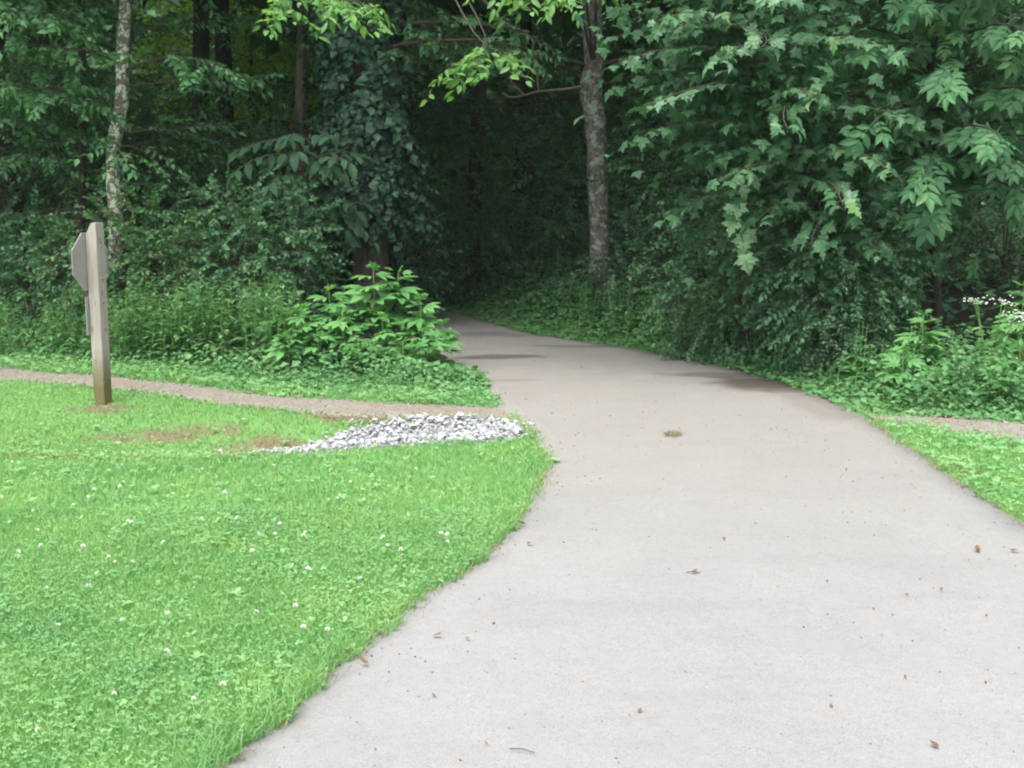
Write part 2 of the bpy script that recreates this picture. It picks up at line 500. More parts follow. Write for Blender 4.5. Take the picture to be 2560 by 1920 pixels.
# ------------------------------------------------------------------ paved path
m, n, l, out = mat('path_asphalt')
co = n.new('ShaderNodeTexCoord'); O = co.outputs['Object']
fine = noise(n, l, 260.0, 3, 0.7, O); med = noise(n, l, 26.0, 6, 0.65, O); big = noise(n, l, 0.9, 5, 0.6, O, 0.6)
base = ramp(n, [(0.30, (0.138, 0.137, 0.138)), (0.5, (0.201, 0.199, 0.196)), (0.72, (0.253, 0.250, 0.243))]); l.new(fine.outputs[0], base.inputs[0])
mv = ramp(n, [(0.3, (0.93, 0.93, 0.935)), (0.7, (1.04, 1.04, 1.03))]); l.new(med.outputs[0], mv.inputs[0])
c = mix(n, l, 1.0, base.outputs[0], mv.outputs[0], 'MULTIPLY')
bv = ramp(n, [(0.35, (0.95, 0.95, 0.95)), (0.65, (1.03, 1.03, 1.02))]); l.new(big.outputs[0], bv.inputs[0])
c = mix(n, l, 1.0, c, bv.outputs[0], 'MULTIPLY')
sx = n.new('ShaderNodeSeparateXYZ'); l.new(O, sx.inputs[0])


def math_node(op, a, b=None, clamp=False):
    k = n.new('ShaderNodeMath'); k.operation = op; k.use_clamp = clamp
    for i, v in enumerate((a, b)):
        if v is None: continue
        if isinstance(v, (int, float)): k.inputs[i].default_value = v
        else: l.new(v, k.inputs[i])
    return k.outputs[0]


def blob(cx, cy_, rx, ry, soft=0.55, warp=0.7):
    """Soft irregular patch centred on a spot of the path."""
    a = math_node('DIVIDE', math_node('SUBTRACT', sx.outputs[0], cx), rx)
    b = math_node('DIVIDE', math_node('SUBTRACT', sx.outputs[1], cy_), ry)
    r = math_node('SQRT', math_node('ADD', math_node('MULTIPLY', a, a), math_node('MULTIPLY', b, b)))
    st = noise(n, l, 3.2, 5, 0.6, O)
    r = math_node('ADD', r, math_node('MULTIPLY', math_node('SUBTRACT', st.outputs[0], 0.5), warp * 2))
    mr = n.new('ShaderNodeMapRange'); mr.interpolation_type = 'SMOOTHSTEP'
    l.new(r, mr.inputs[0]); mr.inputs[1].default_value = 1 - soft; mr.inputs[2].default_value = 1 + soft
    mr.inputs[3].default_value = 1; mr.inputs[4].default_value = 0
    return mr.outputs[0]


silt = blob(1.0, 8.6, 2.4, 2.5, 0.9, 0.6)                     # tan silt washed over the path where the trail crosses
c = mix(n, l, math_node('MULTIPLY', silt, 0.42), c, (0.172, 0.155, 0.124))
silt2 = blob(0.0, 11.5, 1.6, 2.2, 0.8, 0.7)
c = mix(n, l, math_node('MULTIPLY', silt2, 0.3), c, (0.138, 0.122, 0.099))
dirt = blob(-1.2, 16.0, 2.6, 3.4, 0.7, 0.5)                   # soil and leaf mould on the stretch inside the wood
c = mix(n, l, math_node('MULTIPLY', dirt, 0.35), c, (0.095, 0.079, 0.067))
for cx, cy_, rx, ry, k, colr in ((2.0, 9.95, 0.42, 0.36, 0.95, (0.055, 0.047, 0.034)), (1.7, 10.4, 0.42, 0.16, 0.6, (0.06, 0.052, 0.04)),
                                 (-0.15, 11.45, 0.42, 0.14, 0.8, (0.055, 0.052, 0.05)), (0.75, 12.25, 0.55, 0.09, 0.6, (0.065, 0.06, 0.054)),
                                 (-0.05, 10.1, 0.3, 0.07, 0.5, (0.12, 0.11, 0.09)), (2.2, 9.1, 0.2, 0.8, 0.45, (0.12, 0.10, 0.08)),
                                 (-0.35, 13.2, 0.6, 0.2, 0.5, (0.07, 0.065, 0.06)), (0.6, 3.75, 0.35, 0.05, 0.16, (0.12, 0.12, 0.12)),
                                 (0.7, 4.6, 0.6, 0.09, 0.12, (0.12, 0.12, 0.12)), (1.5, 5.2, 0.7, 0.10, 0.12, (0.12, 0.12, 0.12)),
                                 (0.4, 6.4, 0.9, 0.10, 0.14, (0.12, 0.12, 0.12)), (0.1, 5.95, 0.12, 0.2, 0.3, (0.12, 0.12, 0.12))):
    c = mix(n, l, math_node('MULTIPLY', blob(cx, cy_, rx, ry, 0.35), k * (1.0 if k > 0.3 else 0.6)), c, colr)  # darker patches mixed into the path colour
# faint old wheel and water marks, fine cracks and scattered dark aggregate
wm = n.new('ShaderNodeMapping'); wm.inputs['Scale'].default_value = (0.8, 1.7, 1); wm.inputs['Rotation'].default_value = (0, 0, 0.12); l.new(O, wm.inputs[0])
ws_ = noise(n, l, 1.5, 6, 0.62, wm.outputs[0], 1.2)
wr = ramp(n, [(0.36, (0.80, 0.80, 0.80)), (0.48, (0.98, 0.98, 0.975)), (0.62, (1.02, 1.02, 1.01)), (0.75, (0.93, 0.925, 0.91))]); l.new(ws_.outputs[0], wr.inputs[0])
c = mix(n, l, 0.2, c, wr.outputs[0], 'MULTIPLY')
sp = n.new('ShaderNodeTexVoronoi'); sp.inputs['Scale'].default_value = 120; l.new(O, sp.inputs['Vector'])
spr = ramp(n, [(0.0, (0.55, 0.55, 0.55)), (0.16, (0.86, 0.86, 0.86)), (0.3, (1, 1, 1)), (0.9, (1, 1, 1)), (1.0, (1.25, 1.24, 1.2))]); l.new(sp.outputs['Color'], spr.inputs[0])
c = mix(n, l, 0.55, c, spr.outputs[0], 'MULTIPLY')
c = mix(n, l, 1.0, c, (0.985, 1.0, 1.005), 'MULTIPLY')
p = n.new('ShaderNodeBsdfPrincipled'); l.new(c, p.inputs['Base Color']); p.inputs['Roughness'].default_value = 0.92
p.inputs['Specular IOR Level'].default_value = 0.25
b = n.new('ShaderNodeBump'); b.inputs['Strength'].default_value = 0.5; b.inputs['Distance'].default_value = 0.004
hsum = math_node('ADD', fine.outputs[0], math_node('MULTIPLY', med.outputs[0], 1.5))
l.new(hsum, b.inputs['Height']); l.new(b.outputs[0], p.inputs['Normal']); l.new(p.outputs[0], out.inputs['Surface'])
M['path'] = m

nL = 330
Lp = smooth_line(LEFT_EDGE, nL); Rp = smooth_line(RIGHT_EDGE, nL)
k1 = np.convolve(rng.normal(0, 1, nL + 8), np.ones(4) / 4, 'same')[4:-4]
k2 = np.convolve(rng.normal(0, 1, nL + 8), np.ones(4) / 4, 'same')[4:-4]
Lp[:, 0] += k1 * 0.022; Rp[:, 0] += k2 * 0.022
NC = 15
rows = []
for i in range(nL):
    f = np.linspace(0, 1, NC)
    q = Lp[i][None] * (1 - f[:, None]) + Rp[i][None] * f[:, None]
    z = 0.012 + 0.014 * np.sin(math.pi * f) + 0.004 * wobble(q[:, 0] * 1.3, q[:, 1])
    q3 = np.column_stack([q, z])
    lo = q3[[0, -1]].copy(); lo[:, 2] -= 0.07; lo[0, 0] -= 0.02; lo[1, 0] += 0.02
    rows.append(np.vstack([lo[0], q3, lo[1]]))
rows = np.array(rows); nc = NC + 2
i = (np.arange(nL - 1)[:, None] * nc + np.arange(nc - 1)[None]).ravel()
T = np.concatenate([np.stack([i, i + 1, i + nc + 1], 1), np.stack([i, i + nc + 1, i + nc], 1)])
s = Soup(); s.add(rows.reshape(-1, 3), T)
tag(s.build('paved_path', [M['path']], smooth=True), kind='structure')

# ------------------------------------------------------------------ gravel trail on both sides
m, n, l, out = mat('trail_surface')
co = n.new('ShaderNodeTexCoord'); O = co.outputs['Object']
vo = n.new('ShaderNodeTexVoronoi'); vo.inputs['Scale'].default_value = 55; l.new(O, vo.inputs['Vector'])
n1 = noise(n, l, 3.0, 5, 0.6, O); n2 = noise(n, l, 90, 4, 0.6, O)
r1 = ramp(n, [(0.0, (0.105, 0.093, 0.077)), (0.5, (0.160, 0.146, 0.123)), (1.0, (0.225, 0.210, 0.185))]); l.new(vo.outputs['Color'], r1.inputs[0])
r2 = ramp(n, [(0.3, (0.125, 0.100, 0.074)), (0.7, (0.185, 0.152, 0.115))]); l.new(n2.outputs[0], r2.inputs[0])
r3 = ramp(n, [(0.45, (0, 0, 0)), (0.62, (1, 1, 1))]); l.new(n1.outputs[0], r3.inputs[0])
c = mix(n, l, r3.outputs[0], r1.outputs[0], r2.outputs[0])
p = n.new('ShaderNodeBsdfPrincipled'); l.new(c, p.inputs['Base Color']); p.inputs['Roughness'].default_value = 0.95
b = n.new('ShaderNodeBump'); b.inputs['Strength'].default_value = 0.8; b.inputs['Distance'].default_value = 0.01
l.new(vo.outputs['Distance'], b.inputs['Height']); l.new(b.outputs[0], p.inputs['Normal']); l.new(p.outputs[0], out.inputs['Surface'])
M['trail'] = m


def strip(name, A, B, nl, ncs, lift):
    A = smooth_line(A, nl); B = smooth_line(B, nl)
    A = A + rng.normal(0, 0.012, A.shape) * [0.2, 1]; B = B + rng.normal(0, 0.012, B.shape) * [0.2, 1]
    f = np.linspace(0, 1, ncs)[None, :, None]
    q = A[:, None] * (1 - f) + B[:, None] * f
    z = height(q[..., 0], q[..., 1]) + lift - 0.02 * np.abs(f[..., 0] * 2 - 1) ** 8
    V = np.concatenate([q, z[..., None]], -1).reshape(-1, 3)
    i = (np.arange(nl - 1)[:, None] * ncs + np.arange(ncs - 1)[None]).ravel()
    T = np.concatenate([np.stack([i, i + ncs + 1, i + 1], 1), np.stack([i, i + ncs, i + ncs + 1], 1)])
    s = Soup(); s.add(V, T)
    return tag(s.build(name, [M['trail']], smooth=True), kind='structure')


strip('gravel_trail', TRAIL_TOP, TRAIL_BOT, 190, 12, 0.012)
TR_TOP = np.array([(2.42, 8.70), (2.66, 8.62), (2.97, 8.52), (3.6, 8.35), (5.0, 8.2), (9.0, 8.6)])
TR_BOT = np.array([(2.44, 8.45), (2.66, 8.32), (2.85, 8.05), (3.3, 7.78), (5.0, 7.3), (9.0, 7.5)])
strip('gravel_trail', TR_TOP, TR_BOT, 90, 12, 0.012)

# small polyhedra for pebbles, stones
ICO_V = []
ph = (1 + 5 ** 0.5) / 2
for a, b_ in ((1, ph), (-1, ph), (1, -ph), (-1, -ph)):
    ICO_V += [(0, a, b_), (a, b_, 0), (b_, 0, a)]
ICO_V = unit(np.array(ICO_V, float))


def hull(V):
    import bmesh
    bmh = bmesh.new()
    for v in V: bmh.verts.new(v)
    bmesh.ops.convex_hull(bmh, input=bmh.verts)
    bmesh.ops.triangulate(bmh, faces=bmh.faces)
    bmh.verts.ensure_lookup_table(); bmh.verts.index_update()
    VV = np.array([v.co[:] for v in bmh.verts]); TT = np.array([[v.index for v in f.verts] for f in bmh.faces])
    used = np.unique(TT); mp = np.zeros(len(VV), int); mp[used] = np.arange(len(used))
    bmh.free()
    return VV[used], mp[TT]


STONES = [hull(ICO_V * rng.uniform(0.55, 1.15, (12, 1)) * np.array([1.0, rng.uniform(0.6, 0.9), rng.uniform(0.45, 0.7)])) for _ in range(8)]


def rand_rot(k, tilt=0.5):
    a = rng.uniform(0, 2 * math.pi, k)
    d = np.stack([np.cos(a), np.sin(a), rng.normal(0, tilt, k) * 0.5], 1)
    up = np.stack([rng.normal(0, tilt, k), rng.normal(0, tilt, k), np.ones(k)], 1)
    return frames(d, up)


def scatter_stones(s, P, size, mi=0):
    w = rng.integers(0, len(STONES), len(P))
    for j, (V, T) in enumerate(STONES):
        q = w == j
        if q.any():
            s.add(*inst(V, T, rand_rot(q.sum()) * size[q, None, None], P[q]), mi)


def in_strip(Atop, Abot, k, x0, x1, pad=0.0):
    x = rng.uniform(x0, x1, k); f = rng.uniform(-pad, 1 + pad, k)
    y = np.interp(x, Abot[:, 0], Abot[:, 1]) * (1 - f) + np.interp(x, Atop[:, 0], Atop[:, 1]) * f
    return x, y


s = Soup()
x1, y1 = in_strip(TRAIL_TOP, TRAIL_BOT, 2300, -5.2, -0.1, 0.12)
x2, y2 = in_strip(TR_TOP, TR_BOT, 900, 2.7, 4.6, 0.1)
x = np.concatenate([x1, x2]); y = np.concatenate([y1, y2])
sz = rng.uniform(0.005, 0.013, len(x)) * np.where(rng.random(len(x)) > 0.95, 1.7, 1)
scatter_stones(s, np.stack([x, y, height(x, y) + 0.010], 1), sz)
tag(s.build('trail_pebbles', [M['pebble']]), 'loose tan and grey gravel on the side trail', 'gravel', kind='stuff')

# ------------------------------------------------------------------ white limestone in the swale


x = rng.uniform(-1.9, 0.2, 5600); y = rng.uniform(7.15, 8.7, 5600)
q = inside(ROCK_C, x + rng.normal(0, 0.05, 5600), y + rng.normal(0, 0.04, 5600)); x, y = x[q], y[q]
s = Soup()
scatter_stones(s, np.stack([x, y, height(x, y) + rng.uniform(0.0, 0.035, len(x))], 1), rng.uniform(0.008, 0.021, len(x)))
tag(s.build('crushed_limestone', [M['rock_mass']]), 'pale crushed limestone filling the shallow swale beside the path', 'gravel', kind='stuff')
rock_me = []
for V, T in STONES:
    s = Soup(); s.add(V, T); rock_me.append(s.mesh('limestone_rock', [M['rock']]))
x = rng.uniform(-1.65, 0.1, 900); y = rng.uniform(7.45, 8.55, 900)
q = inside(ROCK_C, x, y); x, y = x[q][:240], y[q][:240]


def place(me_or_name, name, loc, rot, scale, label, cat, group):
    o = link(name, me_or_name)
    o.location = loc; o.rotation_euler = rot
    o.scale = (scale,) * 3 if isinstance(scale, (int, float)) else scale
    return tag(o, label, cat, group)


for i in range(len(x)):
    sc_ = float(rng.uniform(0.019, 0.038))
    place(rock_me[i % 8], 'limestone_rock', (x[i], y[i], hz(x[i], y[i]) + float(rng.uniform(0.015, 0.038))), tuple(rng.uniform(-0.6, 0.6, 2)) + (float(rng.uniform(0, 6.28)),), sc_,
          'fist-sized chunk of pale limestone in the stone patch beside the path', 'rock', 'limestone chunks in the swale')
for (xx, yy, sc_, lab) in ((-1.72, 7.62, 0.06, 'white limestone chunk lying alone in the grass, leftmost of the stones'),
                           (-1.58, 7.86, 0.045, 'white limestone chunk on bare red earth above the lone leftmost stone'),
                           (-0.62, 8.53, 0.05, 'pale flat limestone chunk at the upper edge of the stone patch')):
    place(rock_me[2], 'limestone_rock', (xx, yy, hz(xx, yy) + sc_ * 0.35), (0.1, 0.2, xx * 9), (sc_ * 1.2, sc_ * 0.9, sc_ * 0.8), lab, 'rock', None)

# ------------------------------------------------------------------ lawn: grass blades and clover
BLADE_Y = np.array([0, 0.55, 1.0])


def blades(P, H, W, lean, s, mi=0):
    """Three-triangle curved blades."""
    k = len(P)
    a = rng.uniform(0, 2 * math.pi, k); sd_ = np.stack([np.cos(a), np.sin(a), np.zeros(k)], 1)
    la = rng.uniform(0, 2 * math.pi, k); ld = np.stack([np.cos(la), np.sin(la), np.zeros(k)], 1) * (lean * rng.uniform(0.3, 1.5, k))[:, None]
    up = np.array([0, 0, 1.0])
    b0 = P - sd_ * W[:, None] / 2; b1 = P + sd_ * W[:, None] / 2
    mid = P + (up * 0.6 + ld * 0.3) * H[:, None]
    m0 = mid - sd_ * W[:, None] * 0.4; m1 = mid + sd_ * W[:, None] * 0.4
    tip = P + (up * 0.92 + ld) * H[:, None]
    V = np.stack([b0, b1, m0, m1, tip], 1).reshape(-1, 3)
    T0 = np.array([(0, 1, 3), (0, 3, 2), (2, 3, 4)])
    T = (T0[None] + (np.arange(k) * 5)[:, None, None]).reshape(-1, 3)
    s.add(V, T, mi)


def lawn_points(k, x0, x1, y0, y1, keep):
    x = rng.uniform(x0, x1, k); y = rng.uniform(y0, y1, k)
    q = (x > -0.40 * y - 0.75) & (x < 0.40 * y + 0.6)
    x, y = x[q], y[q]
    q = keep(x, y)
    return x[q], y[q]


def clump(x, y, f=2.3, ph_=0.0):
    return 0.5 + 0.25 * (np.sin(f * x + ph_) * np.sin(f * 1.2 * y + 1 + ph_) + np.sin(f * 2.3 * x + 3 + 0.7 * y) * np.sin(f * 1.9 * y + ph_))


def edge_wob(y):
    return 0.016 * np.sin(9 * y) + 0.013 * np.sin(23 * y + 1) + 0.010 * np.sin(51 * y)


def keep_left(x, y):
    tb = np.interp(x, TRAIL_BOT[:, 0], TRAIL_BOT[:, 1])
    q = (x < path_left(y) + 0.03 + edge_wob(y)) & (y < tb + rng.normal(0, 0.05, len(x)))
    q &= rng.random(len(x)) > soil_mask(x, y) * 0.93
    rk = inside(ROCK_C, x, y)
    q &= ~(rk & (y > crest_y(x) - 0.12)) | (rng.random(len(x)) > 0.99)
    # thinner where it is near the far swale
    return q


def keep_right(x, y):
    tb = np.interp(x, TR_BOT[:, 0], TR_BOT[:, 1])
    q = (x > path_right(y) - 0.03 + edge_wob(y + 4)) & ((y < tb + rng.normal(0, 0.09, len(x))) | ((x < 2.85 + 0.1 * np.sin(9 * y)) & (rng.random(len(x)) > 0.45)))
    return q & (rng.random(len(x)) > soil_mask(x, y) * 0.9)


def keep_strip(x, y):
    """Grassy verge between the trail and the brush."""
    tr = np.interp(x, TRAIL_TOP[:, 0], TRAIL_TOP[:, 1])
    return (x < path_left(y) + 0.02 + edge_wob(y)) & (y > tr + rng.normal(0, 0.04, len(x))) & (y < tr + 1.2)


s = Soup()
for (k, bx, kf, hs, ws) in ((230000, (-4.0, 0.3, 2.6, 6.0), keep_left, 0.85, 1.0), (95000, (-5.5, 0.35, 6.0, 11), keep_left, 0.85, 1.35),
                            (26000, (-5.5, 0.3, 8.9, 12.4), keep_strip, 1.1, 1.5), (26000, (2.3, 4.2, 4.5, 8.9), keep_right, 0.9, 1.35)):
    x, y = lawn_points(k, bx[0], bx[1], bx[2], bx[3], kf)
    H = rng.uniform(0.030, 0.068, len(x)) * (0.7 + 0.6 * clump(x, y)) * hs * np.where(rng.random(len(x)) > 0.985, 1.7, 1)
    swale = (y > crest_y(x)) & (x < 0) & (kf is keep_left)
    H = np.where(swale, H * 0.8, H)
    if kf is keep_left:
        H = np.where(path_left(y) - x < 0.10, H * 1.35, H)
    B_ = np.stack([x, y, height(x, y) - 0.004], 1); Wd = rng.uniform(0.0025, 0.0055, len(x)) * ws
    thin = swale & (rng.random(len(x)) < np.clip(1.15 - 0.55 * (y - crest_y(x)), 0.1, 0.85))
    blades(B_[~thin], H[~thin], Wd[~thin], 0.75, s)
    if thin.any():
        blades(B_[thin], H[thin] * 0.9, Wd[thin], 0.75, s, 1)
# dry thatch along the edge of the paving
for (ed, sg) in ((path_left, -1), (path_right, 1)):
    y = rng.uniform(2.6, 8.4, 900); y = y[(sg < 0) | (y > 5)]
    x = ed(y) + sg * rng.normal(0.0, 0.03, len(y)) - sg * 0.015
    blades(np.stack([x, y, np.full(len(x), 0.016)], 1), rng.uniform(0.012, 0.035, len(x)), rng.uniform(0.002, 0.004, len(x)), 2.2, s, 2)
M['hay'] = island_mat('dry_grass', [(0.12, 0.095, 0.05), (0.20, 0.165, 0.095), (0.16, 0.16, 0.07)])
tag(s.build('lawn_grass', [M['grass'], M['grass_thin'], M['hay']]), 'bright green mown grass beside the paved path', 'grass', kind='stuff')

# clover: three round leaflets on a short stalk
LFL = np.array([(0, 0, 0), (0.42, 0.45, 0.10), (0.30, 0.92, 0.05), (-0.30, 0.92, 0.05), (-0.42, 0.45, 0.10)])
LFT = np.array([(0, 1, 2), (0, 2, 3), (0, 3, 4)])
CV, CT = [], []
for k in range(3):
    a = k * 2 * math.pi / 3
    Rz = np.array([(math.cos(a), -math.sin(a), 0), (math.sin(a), math.cos(a), 0), (0, 0, 1)])
    CV.append(LFL @ Rz.T); CT.append(LFT + 5 * k)
CV = np.vstack(CV); CT = np.vstack(CT)


def clover(x, y, hh, size, s, mi=0):
    P = np.stack([x, y, height(x, y) + hh], 1)
    a = rng.uniform(0, 6.28, len(x))
    d = np.stack([np.cos(a), np.sin(a), rng.normal(0, 0.22, len(x))], 1)
    up = np.stack([rng.normal(0, 0.3, len(x)), rng.normal(0, 0.3, len(x)) - 0.15, np.ones(len(x))], 1)
    s.add(*inst(CV, CT, frames(d, up) * size[:, None, None], P), mi)


s = Soup()
for (k, bx, kf, sc_) in ((40000, (-4.0, 0.3, 2.6, 6.0), keep_left, 0.52), (17000, (-5.5, 0.35, 6.0, 11), keep_left, 0.66),
                         (9000, (-5.5, 0.3, 8.9, 12.4), keep_strip, 1.6), (5000, (2.3, 4.2, 4.5, 8.6), keep_right, 1.3)):
    x, y = lawn_points(k, bx[0], bx[1], bx[2], bx[3], kf)
    cl = clump(x, y, 1.7, 2.0)
    q = rng.random(len(x)) < np.clip(cl * 1.7 - 0.1, 0.12, 1); x, y, cl = x[q], y[q], cl[q]
    clover(x, y, rng.uniform(0.022, 0.055, len(x)) * (0.7 + 0.6 * cl), rng.uniform(0.009, 0.019, len(x)) * sc_ * np.where(rng.random(len(x)) > 0.96, 1.6, 1), s)
# broad lawn weeds: flat rosettes of plantain and dandelion leaves
PLV = np.array([(0, 0, 0), (0.20, 0.35, 0.10), (0.24, 0.7, 0.14), (0, 1.0, 0.02), (-0.24, 0.7, 0.14), (-0.20, 0.35, 0.10), (0, 0.55, 0.10)])
PLT = np.array([(0, 1, 6), (1, 2, 6), (2, 3, 6), (3, 4, 6), (4, 5, 6), (5, 0, 6)])
x, y = lawn_points(420, -4.2, 0.3, 2.6, 8.6, keep_left)
for xx, yy in zip(x, y):
    nl_ = rng.integers(4, 8); a = np.arange(nl_) * 6.28 / nl_ + rng.uniform(0, 6)
    d = np.stack([np.cos(a), np.sin(a), rng.uniform(0.15, 0.7, nl_)], 1)
    s.add(*inst(PLV, PLT, frames(d, np.tile([0, 0, 1.0], (nl_, 1))) * (rng.uniform(0.018, 0.042) * rng.uniform(0.8, 1.2, nl_))[:, None, None], np.tile([xx, yy, hz(xx, yy) + 0.02], (nl_, 1))), 1)
tag(s.build('lawn_clover', [M['clover'], M['plantain']]), 'low clover leaves growing through the bright lawn', 'clover', kind='stuff')


# ------------------------------------------------------------------ leaves
def leaf_shape(w=0.45, curl=0.18, fold=0.25, res='hi'):
    if res == 'hi':
        y = np.array([0, 0.2, 0.5, 0.8, 1.0]); hw = np.array([0, 0.36, 0.5, 0.27, 0]) * w
    elif res == 'mid':
        y = np.array([0, 0.42, 1.0]); hw = np.array([0, 0.5, 0]) * w
    k = len(y)
    mid = np.stack([np.zeros(k), y, -curl * y * y], 1)
    Lf = np.stack([-hw, y, -curl * y * y + fold * hw], 1)[1:-1]; Rt = Lf * np.array([-1, 1, 1])
    V = np.vstack([mid, Lf, Rt]); T = []
    nl, nr = k, k + len(Lf)
    for (o, flip) in ((nl, False), (nr, True)):
        tt = [(0, 1, o)]
        for j in range(1, k - 2):
            tt += [(j, j + 1, o + j), (j, o + j, o + j - 1)]
        tt += [(k - 2, k - 1, o + k - 3)]
        T += [t[::-1] if flip else t for t in tt]
    return V, np.array(T)


def maple_shape():
    h = [(0.10, -0.05), (0.40, -0.04), (0.30, 0.13), (0.40, 0.19), (0.66, 0.40), (0.42, 0.42), (0.40, 0.52), (0.19, 0.50), (0.27, 0.72), (0.12, 0.80)]
    pts = [(0, 0.0)] + h + [(0, 1.06)] + [(-a, b) for a, b in h[::-1]]
    P = np.array(pts); c = np.array([[0, 0.27]])
    P = np.vstack([c, P]); r2 = ((P - c) ** 2).sum(1)
    V = np.column_stack([P, -0.35 * r2 + 0.10 * np.abs(P[:, 0])])
    k = len(pts)
    T = np.array([(0, 1 + (j + 1) % k, 1 + j) for j in range(k)])[:, ::-1]
    # petiole
    pv, pt = tube([(0, 0.02, -0.02), (0, -0.25, 0.05), (0, -0.5, 0.16)], [0.012, 0.012, 0.012], 3)
    return np.vstack([V, pv]), np.vstack([T, pt + len(V)])


def compound(leaflets, w=0.42, res='hi', rach=True, droop=0.2):
    """leaflets: (x0, y0, angle from +Y in degrees, length)."""
    V, T, nn = [], [], 0
    lv, lt = leaf_shape(w, 0.2, 0.25, res)
    for (x0, y0, ang, ln) in leaflets:
        a = R(ang)
        Rz = np.array([(math.cos(a), math.sin(a), 0), (-math.sin(a), math.cos(a), 0), (0, 0, 1)])
        v = (lv * ln) @ Rz.T + np.array([x0, y0, -droop * y0 * y0])
        v[:, 2] -= 0.12 * ln * rng.uniform(0, 1) * (lv[:, 1])
        V.append(v); T.append(lt + nn); nn += len(v)
    if rach:
        ys = np.linspace(-0.25, max(q[1] for q in leaflets), 4)
        pv, pt = tube(np.stack([ys * 0, ys, -droop * ys * ys * np.sign(ys) + 0.0], 1), [0.012] * 4, 3)
        V.append(pv); T.append(pt + nn)
    return np.vstack(V), np.vstack(T)


def hickory_shape():
    j = lambda s_: rng.normal(0, s_)
    L_ = [(0, 0.55, j(8), 0.5)]
    for (y0, a, ln) in ((0.50, 48, 0.47), (0.30, 58, 0.42), (0.12, 66, 0.30)):
        L_ += [(0, y0, a + j(6), ln * rng.uniform(0.9, 1.1)), (0, y0, -a + j(6), ln * rng.uniform(0.9, 1.1))]
    return compound(L_, 0.44, 'hi', True, 0.3)


def ragweed_shape(k=5):
    if k == 5:
        L_ = [(0, 0, 0, 1.0), (0.02, 0.06, 32, 0.88), (-0.02, 0.06, -34, 0.88), (0.02, 0, 68, 0.6), (-0.02, 0, -66, 0.6)]
    else:
        L_ = [(0, 0, 0, 1.0), (0.02, 0.05, 38, 0.82), (-0.02, 0.05, -38, 0.82)]
    return compound(L_, 0.40, 'hi', True, 0.2)


def spray(nl, ls, w, spread=58, droop=0.25, res='mid', jitter=12, fold=0.25):
    """A leafy twig along +Y, unit length: returns leaf (V,T) and wood (V,T)."""
    lv, lt = leaf_shape(w, 0.25, fold, res)
    V, T, nn = [], [], 0
    t = np.linspace(0.12, 1.0, nl)
    for i, tt in enumerate(t):
        side = 1 if i % 2 else -1
        if i == nl - 1: side = 0
        a = R(side * spread * rng.uniform(0.7, 1.2) + rng.normal(0, jitter))
        el = rng.normal(-0.25, 0.3); roll = rng.normal(0, 0.45)
        d = np.array([[math.sin(a), math.cos(a), el]]); up = np.array([[roll * math.cos(a), -roll * math.sin(a), 1.0]])
        Mx = frames(d, up)[0] * ls * rng.uniform(0.7, 1.15) * (1.0 - 0.25 * abs(tt - 0.5))
        V.append(lv @ Mx.T + np.array([0, tt, -droop * tt * tt])); T.append(lt + nn); nn += len(lv)
    ys = np.linspace(0, 1, 4)
    wv_, wt_ = tube(np.stack([ys * 0, ys, -droop * ys * ys], 1), [0.008, 0.007, 0.005, 0.002], 3, False)
    return (np.vstack(V), np.vstack(T)), (wv_, wt_)


def sprays(k, *a, **kw):
    return [spray(*a, **kw) for _ in range(k)]


SP = {
    'elm': sprays(6, 13, 0.225, 0.48, 56, 0.25),
    'bright': sprays(5, 8, 0.38, 0.44, 58, 0.45, 'hi'),
    'small': sprays(5, 15, 0.17, 0.62, 62, 0.2),
    'honey': sprays(5, 14, 0.20, 0.60, 70, 0.3),
    'ivy': sprays(4, 11, 0.26, 0.85, 70, 0.35),
    'big': sprays(4, 8, 0.40, 0.5, 60, 0.35),
    'coarse': sprays(4, 7, 0.55, 0.62, 60, 0.3),
    'distant': sprays(5, 13, 0.24, 0.6, 60, 0.3),
    'narrow': sprays(4, 14, 0.30, 0.24, 50, 0.15),
}


def add_sprays(s, kind, P, D, size, up=None, mi_leaf=0, mi_wood=1, wood=True):
    P = np.asarray(P, float); D = np.asarray(D, float); size = np.broadcast_to(size, (len(P),))
    if len(P) == 0: return
    U = np.stack([rng.normal(0, 0.35, len(P)), rng.normal(0, 0.35, len(P)), np.ones(len(P))], 1) if up is None else up
    Fm = frames(D, U) * size[:, None, None]
    w = rng.integers(0, len(SP[kind]), len(P))
    for j, (lf, wd) in enumerate(SP[kind]):
        q = w == j
        if q.any():
            s.add(*inst(lf[0], lf[1], Fm[q], P[q]), mi_leaf)
            if wood: s.add(*inst(wd[0], wd[1], Fm[q], P[q]), mi_wood)


def limb_line(start, az, el, length, droop, k=8, wig=0.06):
    """Curved limb: azimuth from +Y towards +X, elevation in degrees."""
    p = np.array(start, float); a, e = R(az), R(el)
    out_ = [p.copy()]; step = length / (k - 1)
    for i in range(k - 1):
        e2 = e - R(droop) * (i / (k - 1)) ** 1.3
        a2 = a + rng.normal(0, wig * 2); e2 += rng.normal(0, wig)
        p = p + step * np.array([math.sin(a2) * math.cos(e2), math.cos(a2) * math.cos(e2), math.sin(e2)])
        out_.append(p.copy())
    return np.array(out_)


